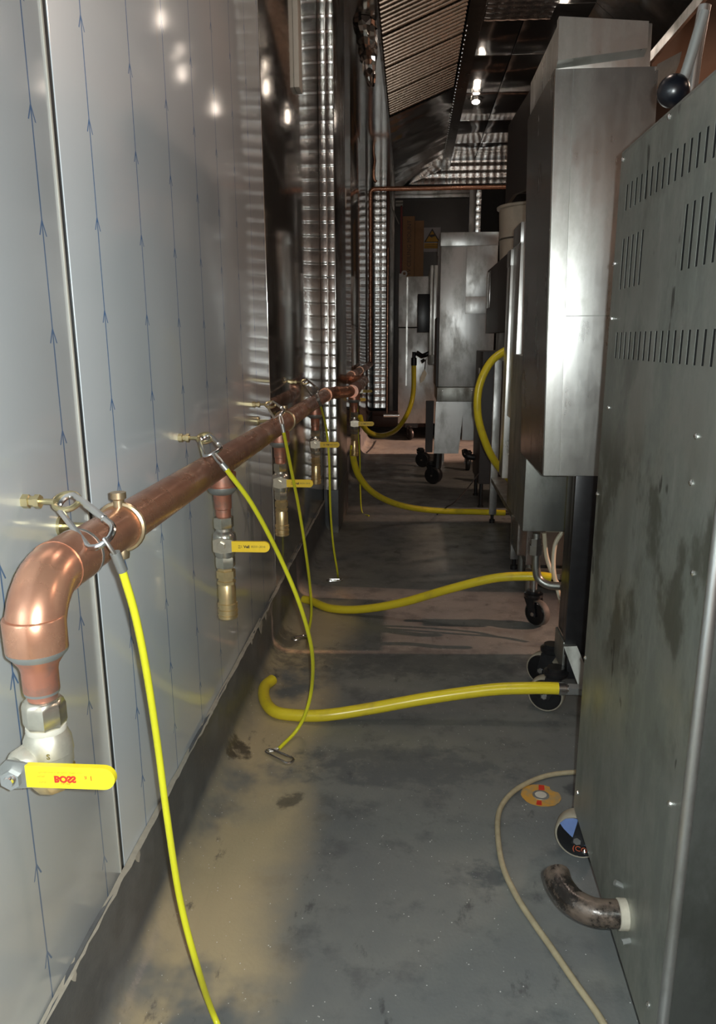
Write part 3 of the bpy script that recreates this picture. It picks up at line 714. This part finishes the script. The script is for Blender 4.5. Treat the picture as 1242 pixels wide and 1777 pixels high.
def wire(lbl, pts, r, mat, n=8): 
    o = MB().tube(spline(pts, 8), r, n).build('cable', mat); return tag(o, lbl, 'cable')
wire('thin black lead trailing from the dark cabinet across the yellow hose', [ay(830, 822, 4.60), ay(812, 846, 4.45), ay(790, 870, 4.3), ay(775, 880, 4.22), az(766, 886, .035), az(758, 893, .006)], .0035, 'black')
wire('short black lead on the floor by the end wall plinth', [az(652, 765, .005), az(646, 776, .005), az(636, 786, .005)], .005, 'black')

# ------------------------------------------------------------------ castors
def castor(t, x, y, R_=.05, yaw=0., rim='ivory', w_=.03, plate_z=None, face=None, mats=('wheel_black', 'black_greasy')):
    # wheel axle along local x rotated by yaw; fork and swivel above. name parts
    ca, sa = math.cos(yaw), math.sin(yaw); A = Vector((ca, sa, 0)); T = Vector((-sa, ca, 0)); c = Vector((x, y, R_))
    wh = MB().lathe([(-w_/2, R_*.88), (-w_/2, R_*.95), (-w_*.38, R_), (w_*.38, R_), (w_/2, R_*.95), (w_/2, R_*.88)], c, A, 32).build('wheel', rim, t, 40)
    hub = MB().lathe([(-w_/2-.003, R_*.2), (-w_/2-.003, R_*.84), (-w_/2+.002, R_*.93), (w_/2-.002, R_*.93), (w_/2+.003, R_*.84), (w_/2+.003, R_*.2)], c, A, 32).build('wheel_face', mats[0], wh, 40)
    for s_ in (-1, 1):
        o0 = c+A*s_*(w_/2+.006); top = c+T*.028+Vector((0, 0, R_*1.12))
        p = [o0+T*-.012+Vector((0, 0, -.010)), o0+T*.012+Vector((0, 0, -.010)), o0+T*.045+Vector((0, 0, R_*1.12)), o0+T*.0+Vector((0, 0, R_*1.12))]
        MB().prism(p, A*s_*.004).build('fork', mats[1], t)
    MB().lathe([(-w_/2-.014, .008), (w_/2+.014, .008)], c, A, 6, 6).build('axle', 'chrome', t)
    top = c+T*.022+Vector((0, 0, R_*1.12))
    MB().lathe([(0, .030), (.006, .034), (.014, .034), (.018, .024), (.026, .024)], top, (0, 0, 1), 20).build('swivel', mats[1], t)
    return top+Vector((0, 0, .026)), wh, hub

# ------------------------------------------------------------------ slotted cabinet, near right
AX, AY0, AY1, AZ0, AZ1 = .326, .822, 1.345, .092, 1.283
ca = thing('oven_cabinet', 'large grey-green steel oven back with rows of vent slots, right foreground', 'oven', (.7, 1.08, 0))
# slotted panel as strips of quads with real holes
slots = []
for k in range(17): slots.append((1.2965-.0254*k, 1.191, 1.2285))
for k in range(5): slots.append((1.2935-.0255*k, 1.0755, 1.1505))
for k in range(8): slots.append((1.0115-.0250*k, 1.0805, 1.1555))
for k in range(17): slots.append((1.2905-.0254*k, .9705, 1.0105))
sw = .0078
slots = [(y-sw/2, y+sw/2, a, b) for y, a, b in slots if y-sw/2 > AY0+.03]
zs = sorted({AZ0+.0, AZ1, *[s_[2] for s_ in slots], *[s_[3] for s_ in slots]})
m = MB(); th = .0003
for a, b in zip(zs[:-1], zs[1:]):
    cuts = sorted([(s_[0], s_[1]) for s_ in slots if s_[2] <= a+1e-6 and s_[3] >= b-1e-6]); y0 = AY0
    segs = []
    for c0, c1 in cuts: segs.append((y0, c0)); y0 = c1
    segs.append((y0, AY1))
    for c0, c1 in segs: m.box(AX-th, AX, c0, c1, a, b)
for q in m.v:
    if abs(q.z-AZ0) < 1e-5: q.z = .086+max(0, q.y-.9)*.085
pn = m.build('slotted_panel', 'back_panel', ca, 20)
MB().box(AX+.007, 1.02, AY0+.03, AY1-.006, .128, AZ1-.004).build('dark_slot_backing', 'black_matt', ca)  # matt black box close behind the slots, standing in for the shade inside
MB().box(AX-.0005, 1.05, AY0, AY1-.002, AZ1-.004, AZ1, .001).build('top_sheet', 'steel_dull', ca)
M['steel_green'] = steel('dark_green_grey_steel', .13, .38, .4, (.95, 1, .93), metal=.8)
MB().box(AX+.008, 1.05, AY0-.006, AY0+.02, AZ0-.02, AZ1-.002, .002).build('side_sheet', 'steel_green', ca)
MB().tube([(AX+.004, AY0-.001, AZ0-.01), (AX+.004, AY0-.001, AZ1-.003)], .0075, 14).build('corner_bead', 'steel', ca)
MB().box(AX, 1.05, AY1-.004, AY1, .125, AZ1-.004).build('side_sheet', 'steel_dull', ca)
MB().box(AX+.004, 1.04, AY0+.03, AY1-.02, .120, .130).build('base_sheet', 'black_greasy', ca)
for u, v in ((1081, 277), (1066, 458), (1061, 553), (1056, 707), (1209, 757), (1200, 838), (1203, 995), (1162, 203), (1037, 857), (1010, 1132), (1002, 1376), (1012, 1504), (1162, 1395), (1125, 1743)):
    p = ax(u, v, AX-th); y = min(max(p.y, AY0+.008), AY1-.006); z = min(max(p.z, AZ0+.008), AZ1-.008)
    MB().lathe([(0, .0042), (.0015, .0040), (.003, .002)], (AX-th, y, z), (-1, 0, 0), 10).build('screw', 'chrome', ca)
# drain elbow
dz = .182; dy = .985
el = spline([(AX+.02, dy, dz), (AX-.012, dy, dz), (AX-.045, dy+.003, dz-.001), (AX-.072, dy+.022, dz), (AX-.086, dy+.052, dz+.004), (AX-.088, dy+.074, dz+.008)], 6)
MB().tube(el, .0205, 20).build('drain_elbow', 'drain', ca)
MB().lathe([(-.004, .0225), (.012, .0225), (.013, .021)], (AX, dy, dz), (-1, 0, 0), 20).build('pipe_tape', 'seal', ca)
MB().tube([(AX, .957, .162), (AX-.012, .955, .160)], .0045, 8).build('bolt', 'solder', ca)
MB().tube([(AX, 1.013, .208), (AX-.012, 1.013, .214)], .0045, 8).build('bolt', 'solder', ca)
top, wh, hub = castor(ca, AX+.022, 1.372, .047, yaw=1.2+PI, w_=.034, mats=('wheel_black', 'black_greasy'))
# blue tape torn over the wheel face and orange lettering
cw = Vector((AX+.022, 1.372, .047)); A_ = Vector((math.cos(1.2), math.sin(1.2), 0)); T_ = Vector((-A_.y, A_.x, 0)); fc = cw-A_*.0215
def fp(a, b, o=0): return fc-T_*a+Vector((0, 0, b))-A_*o
edge = [(-.036, .026), (-.026, .038), (-.012, .043), (.004, .044), (.018, .038), (.028, .028), (.038, .012), (.040, -.008), (.028, -.012), (.012, -.010), (-.002, -.004), (-.016, .006), (-.028, .016)]
MB().prism([fp(a, b) for a, b in edge], -A_*.002).build('blue_tape', 'blue_tape', wh)
text('(CO2)', .016, fp(.012, -.022, .0005), -T_, (0, 0, 1), 'orange', wh)
castor(ca, .94, 1.30, .052); castor(ca, .94, .92, .052); castor(ca, .60, .88, .052)
for s_ in ca.children:
    pass
# lever with ball knob standing on the cabinet
t = thing('ball_knob_lever', 'black ball knob on a steel rod above the slotted oven', 'lever', (.46, 1.24, AZ1))
k0 = ay(1168, 158, 1.24); k1 = ay(1198, 100, 1.24); k2_ = ay(1222, 20, 1.24)
MB().lathe([(-.022*math.cos(PI*i/14), max(.001, .022*math.sin(PI*i/14))) for i in range(15)], k0, (1, 0, .2), 20).build('knob', 'black_plastic', t)
MB().tube([k0+Vector((.012, 0, .012)), k1, k2_], .0075, 12).build('rod', 'solder', t)
MB().tube([(ay(1196, 150, 1.26).x, 1.26, AZ1), tuple(ay(1207, 95, 1.26)), tuple(ay(1222, 10, 1.26))], .009, 12).lathe([(0, .03), (.006, .03)], (ay(1196, 150, 1.26).x, 1.26, AZ1), (0, 0, 1), 16).build('post', 'steel', t)

# ------------------------------------------------------------------ second unit: tall bright duct, lower box, black base
def duct_unit(name, lbl, cat, parts, loc, group=None):
    t = thing(name, lbl, cat, loc, group); return t
def lean(m, k=.026, z0=.66):
    for q in m.v: q.x -= (q.z-z0)*k
    return m
b = thing('fryer', 'tall bright steel fryer back with greasy lower box on a black castored base', 'fryer', (.65, 2.3, 0))
BX = .346
p = [(BX, 1.0)]
lean(MB().box(BX, .575, 2.0, 2.42, .658, 1.60, .003)).build('upper_duct', 'steel_bright', b)
lean(MB().box(BX+.040, .575, 1.996, 2.001, .66, 1.598, .001)).build('front_sheet', 'steel_bright', b)
lean(MB().box(BX+.041, .57, 1.995, 1.9975, 1.055, 1.0565)).build('seam', 'steel_dull', b)
lean(MB().box(BX-.002, BX+.0005, 2.004, 2.418, .66, 1.60)).build('side_sheet', 'steel_dark', b)
m = MB(); m.add([(BX+.002, 1.985, 1.612), (.545, 1.985, 1.632), (.545, 1.985, 1.685), (BX+.002, 1.985, 1.70), (BX+.002, 2.01, 1.602), (.545, 2.01, 1.622), (.545, 2.01, 1.69), (BX+.002, 2.01, 1.70)],
      [(0, 1, 2, 3), (7, 6, 5, 4), (0, 4, 5, 1), (3, 2, 6, 7), (0, 3, 7, 4), (1, 5, 6, 2)]); lean(m).build('top_lip', 'steel_bright', b)
lean(MB().box(BX+.002, .56, 2.01, 2.41, 1.60, 1.69, .003)).build('top_box', 'steel_bright', b)
MB().prism([(.545, 1.99, 1.60), (.60, 2.0, 1.628), (.60, 2.05, 1.60), (.575, 2.05, 1.58)], (0, .01, -.02)).build('bent_corner', 'steel_bright', b)
MB().box(BX+.018, .505, 2.43, 2.86, .405, .95, .003).build('lower_box', 'steel_dull', b)
MB().box(.495, .509, 2.424, 2.432, .41, .66).build('greasy_edge', 'greasy_edge', b)
# black base
MB().box(.432, 1.1, 2.02, 2.12, .20, .655, .004).build('base_case', 'black_greasy', b)
MB().box(.62, 1.1, 2.125, 2.40, .10, .655, .004).build('hidden_rear_block', 'black_greasy', b)  # unseen block added to stop the spotlight beam under the upper duct
MB().box(.60, .85, 2.43, 2.86, .50, .95, .004).build('hidden_rear_block', 'black_greasy', b)
MB().box(.428, .490, 1.995, 2.03, .165, .66, .002).build('base_post', 'black_greasy', b)
MB().box(.425, .432, 2.0, 2.12, .12, .20, .001).build('base_rail', 'steel_dull', b)
q0 = ay(978, 1122, 1.98); q1 = ay(1004, 1192, 1.94)
MB().prism([q0, q0+Vector((.035, 0, .002)), q1+Vector((.04, 0, 0)), q1], (0, .02, 0)).build('brace', 'steel_dull', b)
MB().box(.435, .49, 1.985, 2.02, .10, .17, .003).build('castor_bracket', 'black_greasy', b)
MB().lathe([(0, .015), (.05, .015)], ay(975, 1197, 1.925)+Vector((.004, 0, 0)), (1, 0, 0), 6, 6).build('hose_inlet', 'solder', b)
castor(b, .388, 2.0, .050, yaw=1.15+PI, w_=.032)
castor(b, .408, 2.17, .050, yaw=1.0+PI, w_=.032)
castor(b, 1.0, 2.05, .05); castor(b, 1.0, 2.33, .04)
# rear castor on steel stem
tp, _, _ = castor(b, ay(932, 1065, 2.66).x, 2.66, .048, yaw=.7, rim='grey_tyre', w_=.03)
MB().tube([tp, tp+Vector((0, 0, .12))], .012, 12).build('stem', 'steel', b)
MB().box(tp.x-.03, .60, 2.63, 2.70, tp.z+.055, tp.z+.075).build('stem_arm', 'steel_dull', b)
# outlet pipe
pp = [ay(931, 925, 2.47), ay(930, 960, 2.47), ay(930, 985, 2.47), ay(934, 1003, 2.47), ay(948, 1014, 2.46), ay(970, 1017, 2.45), ay(1018, 1016, 2.45)]
MB().tube(spline(pp, 6), .0135, 16).build('outlet_pipe', 'steel_dull', b)
MB().lathe([(0, .018), (.028, .018)], ay(930, 934, 2.47), (0, 0, -1), 6, 6).lathe([(.03, .022), (.062, .022)], ay(930, 930, 2.47), (0, 0, -1), 6, 6).build('union_nut', 'steel', b, 30)
for l_, pts in (('cream supply cable of the fryer crossing under its lower box', [ay(976, 922, 2.6), ay(963, 945, 2.6), ay(960, 985, 2.58), ay(966, 1018, 2.56), ay(976, 1050, 2.54), ay(990, 1075, 2.5)]), ('cream supply cable of the fryer hanging straight down from its lower box', [ay(944, 925, 2.62), ay(948, 965, 2.62), ay(960, 1000, 2.6), ay(974, 1022, 2.58), ay(988, 1036, 2.55)])):
    o = MB().tube(spline(pts, 8), .0075, 10).build('supply_cable', 'cream', b)
MB().box(.47, .56, 2.61, 2.66, .36, .40).build('cable_gland', 'cream', b)

# ------------------------------------------------------------------ third unit: pair of thin polished ducts
d_ = thing('griddle', 'narrow polished steel griddle back with stepped upper and lower ducts', 'griddle', (.42, 3.4, 0))
MB().box(.392, .430, 3.00, 3.20, .700, 1.40, .003).build('upper_duct', 'steel_bright', d_)
MB().box(.389, .433, 2.995, 3.205, 1.34, 1.41, .002).build('top_cap', 'steel', d_)
MB().box(.384, .452, 3.21, 3.32, .44, 1.33, .003).build('lower_duct', 'steel_bright', d_)
MB().box(.382, .454, 3.206, 3.324, 1.28, 1.34, .002).build('top_cap', 'steel', d_)
MB().box(.434, .47, 3.02, 3.205, .16, 1.33, .002).build('back_plate', 'steel_dark', d_)
MB().box(.47, 1.05, 3.02, 3.30, .12, .92, .004).build('body', 'steel_dark', d_)
for x, y in ((.49, 3.05), (.49, 3.27), (1.02, 3.05), (1.02, 3.27)): MB().tube([(x, y, .12), (x, y, .0)], .014, 10).build('leg', 'steel_dull', d_)

# ------------------------------------------------------------------ table frame
tb = thing('prep_table', 'bare steel table frame with undershelf behind the looping yellow hose', 'table', (.7, 3.95, 0))
for x, y in ((.468, 4.28), (.474, 3.37), (1.0, 4.28), (1.0, 3.37)):
    l_ = MB().box(x-.02, x+.02, y-.02, y+.02, .05, .90, .002).build('leg', 'steel', tb)
    MB().lathe([(0, .016), (.02, .016), (.022, .009), (.055, .009)], (x, y, 0), (0, 0, 1), 14).build('levelling_foot', 'black', l_)
MB().box(.448, 1.02, 3.34, 4.30, .90, .94, .003).build('table_top', 'steel', tb)
MB().box(.452, 1.016, 3.35, 4.29, .235, .26, .003).build('undershelf', 'steel_dull', tb)

# ------------------------------------------------------------------ dark cabinet on the table, pot, shelf panel
e = thing('dark_cabinet', 'dark sided counter cabinet standing on the table frame', 'cabinet', (.7, 4.25, .94))
MB().box(.425, .98, 3.36, 4.60, 1.035, 1.375, .004).build('case', 'black_panel', e)
MB().box(.45, .96, 3.40, 4.28, .94, 1.035, .002).build('plinth', 'steel_dull', e)
MB().box(.421, .426, 4.42, 4.58, 1.17, 1.36, .001).build('side_cover', 'steel_dark', e)
pc = Vector((.635, 4.42, 1.375))
t = thing('stock_pot', 'cream stock pot with rolled rim on the dark cabinet', 'pot', pc)
MB().lathe([(0, .155), (.01, .165), (.27, .178), (.285, .178), (.290, .190), (.300, .192), (.304, .186), (.300, .176), (.26, .172), (.02, .15)], pc, (0, 0, 1), 40).build('pot_body', 'pot', t)
MB().lathe([(.135, .1745), (.139, .176), (.143, .1745)], pc, (0, 0, 1), 40).build('seam_ring', 'steel_dull', t)
sh = thing('shelf_unit', 'tall dark shelf unit with pale edged side panel beside the hood', 'shelf', (.8, 4.1, 0))
MB().prism([(.50, 3.52, 1.62), (.50, 3.52, 2.03), (.50, 4.55, 2.10), (.50, 4.55, 1.70), (.50, 4.2, 1.70)], (.018, 0, 0)).build('side_panel', 'black_panel', sh)
MB().box(.498, .520, 3.508, 3.52, 1.62, 2.03).build('lit_edge', 'white', sh)  # near edge of the dark panel, its lit look put into white
MB().box(.518, 1.1, 3.55, 4.5, 1.93, 1.95, .002).build('shelf_board', 'black_panel', sh)
MB().box(1.08, 1.12, 3.55, 3.59, 0, 2.0).build('post', 'steel', sh); MB().box(1.08, 1.12, 4.46, 4.50, 0, 2.0).build('post', 'steel', sh)
MB().box(.518, 1.1, 4.16, 4.17, 1.70, 1.93).build('shelf_board', 'black_panel', sh)

# ------------------------------------------------------------------ black cabinet beyond the table
g = thing('black_refrigerator', 'low black cabinet with drain elbow beyond the table frame', 'cabinet', (.7, 4.9, 0))
MB().box(.418, .98, 4.66, 5.12, .15, .935, .006).build('case', 'black_panel', g)
for x, y in ((.44, 4.70), (.44, 5.08), (.95, 4.70), (.95, 5.08)): MB().lathe([(0, .018), (.012, .018), (.014, .012), (.15, .012)], (x, y, 0), (0, 0, 1), 12).build('leg', 'black', g)
c0 = ay(826, 794, 4.98); c1 = ay(812, 792, 4.98); c2 = ay(807, 788, 5.0); c3 = ay(806, 782, 5.02)
MB().tube(spline([Vector((.42, 4.98, c0.z)), c0, c1, c2, c3], 5), .02, 12).build('drain_elbow', 'black', g)
MB().box(.412, .419, 4.80, 4.86, .80, .835).box(.412, .419, 4.82, 4.85, .65, .68).build('latch', 'white_trim', g)

# ------------------------------------------------------------------ far unit F
f = thing('pizza_oven', 'tall steel cabinet with tapered leg panel and castors in the middle distance', 'oven', (.36, 5.7, 0))
MB().box(.19, .56, 5.45, 6.05, .685, 1.60, .004).build('body', 'steel', f)
MB().box(.186, .565, 5.44, 6.06, 1.60, 1.685, .003).build('top_cap', 'steel', f)
MB().box(.36, .56, 5.443, 5.449, 1.17, 1.28, .001).build('access_panel', 'steel', f)
MB().box(.36, .563, 5.441, 5.447, 1.28, 1.60, .001).build('access_panel', 'steel', f)
MB().box(.184, .562, 5.435, 6.0, .585, .682, .003).build('lower_rail', 'steel_dull', f)
MB().prism([(.178, 5.44, .585), (.372, 5.44, .585), (.342, 5.44, .225), (.170, 5.44, .225)], (0, .05, 0)).build('tapered_leg', 'steel', f)
MB().box(.375, .56, 5.60, 5.64, .30, .585).build('rear_leg_panel', 'steel', f)
MB().prism([(.12, 5.95, .55), (.18, 5.95, .55), (.175, 5.95, .16), (.12, 5.95, .16)], (0, .05, 0)).build('rear_leg', 'black_panel', f)
MB().box(.176, .189, 5.50, 6.0, .685, 1.15).build('side_fin', 'black_panel', f)
castor(f, ay(752, 820, 5.52).x, 5.50, .062, yaw=1.1, rim='black', w_=.05, mats=('black', 'black'))
castor(f, ay(735, 780, 6.0).x, 6.25, .06, yaw=1.2, rim='black', w_=.05, mats=('black', 'black'))
castor(f, .50, 5.62, .06, rim='black', mats=('black', 'black')); castor(f, .46, 7.0-.9, .06, rim='black', mats=('black', 'black'))
MB().tube([ay(760, 790, 5.50)+Vector((0, 0, .02)), ay(758, 812, 5.50)], .03, 10).build('castor_stem', 'black', f)
for x in (.20, .40): MB().lathe([(0, .006), (.003, .004)], (x+.02, 5.434, .66), (0, -1, 0), 8).build('screw', 'chrome', f)

# vertical slats unit I
i_ = thing('slatted_burner_unit', 'unit of upright pale steel slats with black clips left of the tall cabinet', 'burner unit', (.16, 6.7, 0))
for k, (x0, x1) in enumerate(((.148, .170), (.176, .205), (.210, .232), (.238, .262))):
    MB().box(x0, x1, 6.50, 6.56, .88, 1.575, .004).build('slat', 'steel_bright', i_)
MB().box(.145, .30, 6.56, 7.2, .80, 1.56, .003).build('case', 'steel_dark', i_)
for z in (1.53, 1.40, 1.27, 1.14, 1.0): MB().box(.256, .274, 6.48, 6.52, z, z+.035, .003).build('clip', 'black', i_)
MB().box(.262, .29, 6.50, 7.0, .0, .88).build('leg_plate', 'steel_dark', i_)
MB().box(.05, .148, 6.55, 6.9, 1.06, 1.36, .004).build('control_box', 'black_plastic', i_)
MB().tube([ay(722, 612, 6.58), ay(732, 618, 6.58), ay(738, 616, 6.6), (.17, 6.6, .90)], .02, 10).tube([ay(731, 628, 6.58), ay(737, 624, 6.58)], .014, 8).build('gas_cock', 'black_greasy', i_)
t = thing('hanging_tag', 'pale leaf-shaped tag hanging under the upright slats', 'tag', ay(738, 640, 6.5))
c = ay(734, 653, 6.5)
MB().prism([c+Vector((.012, 0, .055)), c+Vector((.03, 0, .02)), c+Vector((.01, 0, -.03)), c+Vector((-.02, 0, -.055)), c+Vector((-.025, 0, -.02)), c+Vector((-.005, 0, .03))], (0, .006, 0)).build('tag_body', 'cream', t)
MB().tube([c+Vector((.012, .003, .055)), ay(739, 622, 6.52)], .003, 6).build('string', 'black', t)

# far box E
bx = thing('steel_cupboard', 'small pale steel cupboard on castors before the end door', 'cupboard', (.0, 8.2, 0))
MB().box(-.125, .30, 8.0, 8.6, .17, 1.115, .003).build('body', 'steel', bx)
MB().box(-.128, .30, 7.995, 8.6, 1.125, 1.605, .003).build('upper_body', 'steel', bx)
MB().box(-.05, -.035, 7.985, 8.0, .55, 1.595).build('bright_trim', 'steel_bright', bx)
castor(bx, -.0, 8.0, .06, yaw=.5, rim='black', mats=('black', 'black')); castor(bx, .25, 8.45, .06, yaw=.5, rim='black', mats=('black', 'black'))
MB().box(-.05, .08, 8.0, 8.1, .125, .17).build('castor_bracket', 'black', bx)
o = MB().lathe([(0, .022), (.16, .022)], (-.27, 8.0, .25), (1, 0, 0), 14).build('steel_tube', 'chrome'); tag(o, 'short bright steel tube at the foot of the pale cupboard', 'tube')
t = thing('white_tape_roll', 'small white ring on top of the pale cupboard', 'ring', (-.09, 8.02, 1.605))
MB().tube([(-.075+.022*math.cos(a), 8.03, 1.634+.022*math.sin(a)) for a in [2*PI*k/16 for k in range(16)]], [.009]*16, 8, closed=True).box(-.125, -.09, 8.02, 8.045, 1.606, 1.634).build('ring_body', 'white', t)
# cardboard box leaning on the cupboard
cb = thing('cardboard_box', 'tall cardboard box lettered TV CEILING MOUNT on the far cupboard', 'box', (.0, 8.35, 1.605))
P0 = ay(700, 478, 8.3); P1 = ay(728, 476, 8.3)
MB().box(-.098, .022, 8.30, 8.45, 1.607, 2.20, .003).build('box_side', 'card', cb)
MB().box(.025, .115, 8.31, 8.45, 1.607, 2.16, .003).build('box_flap', 'card', cb)
text('TV CEILING MOUNT', .058, (-.030, 8.2985, 1.90), (0, 0, 1), (-1, 0, 0), 'print_dark', cb)
# warning sign on the door
sg = thing('warning_sign', 'white sign with a yellow warning triangle on the far door', 'sign', ay(749, 415, 8.45)); 
s0 = ay(735.5, 395, 9.24); s1 = ay(763.5, 437, 9.24)
MB().box(s0.x, s1.x, 9.238, 9.248, s1.z, s0.z).build('plate', 'sign_white', sg)
mx = (s0.x+s1.x)/2; hh = s0.z-s1.z; ww = s1.x-s0.x
MB().prism([(mx, 9.2375, s0.z-.01), (s1.x-.004, 9.2375, s0.z-.60*hh), (s0.x+.004, 9.2375, s0.z-.60*hh)], (0, -.001, 0)).build('triangle_border', 'print_dark', sg)
MB().prism([(mx, 9.236, s0.z-.035), (s1.x-.020, 9.236, s0.z-.575*hh), (s0.x+.020, 9.236, s0.z-.575*hh)], (0, -.001, 0)).build('triangle', 'sign_yellow', sg)
MB().prism([(mx-.035, 9.2345, s0.z-.30*hh), (mx+.035, 9.2345, s0.z-.28*hh), (mx+.03, 9.2345, s0.z-.36*hh), (mx+.005, 9.2345, s0.z-.38*hh), (mx, 9.2345, s0.z-.42*hh), (mx-.03, 9.2345, s0.z-.37*hh)], (0, -.001, 0)).build('symbol', 'print_dark', sg)
MB().box(s0.x+.006, s1.x-.006, 9.2365, 9.238, s0.z-.86*hh, s0.z-.64*hh).build('text_panel', 'sign_yellow', sg)
for q in (.70, .77, .83): MB().box(s0.x+.015, s1.x-.03, 9.2355, 9.2366, s0.z-q*hh-.004, s0.z-q*hh).build('text_line', 'print_dark', sg)

# ------------------------------------------------------------------ worn paper disc with washer on the floor
c = az(938, 1381, 0); t = thing('worn_disc', 'worn orange paper disc around a steel washer on the floor', 'disc', c)
m = MB(); vs = []; ns = 40
for k in range(ns):
    a = 2*PI*k/ns; r = .044*(1+random.uniform(-.02, .02)); r *= (.82 if 2 < k < 6 else 1)
    vs.append((c.x+r*math.cos(a), c.y+r*math.sin(a), .0008))
m.prism(vs, (0, 0, .0008)); m.build('paper_ring', 'disc', t)
MB().lathe([(.0016, .019), (.003, .0185), (.003, .014), (.0022, .014)], c, (0, 0, 1), 24).build('washer', 'solder', t)
MB().lathe([(.0030, .0132), (.0034, .013)], c, (0, 0, 1), 24).build('centre', 'white_trim', t)
MB().prism([(c.x-.002, c.y+.020, .0018), (c.x+.012, c.y+.020, .0018), (c.x+.014, c.y+.040, .0018), (c.x+.002, c.y+.042, .0018)], (0, 0, .0003)).prism([(c.x-.012, c.y-.022, .0018), (c.x-.002, c.y-.022, .0018), (c.x-.004, c.y-.040, .0018), (c.x-.016, c.y-.038, .0018)], (0, 0, .0003)).build('red_mark', 'print_red', t)
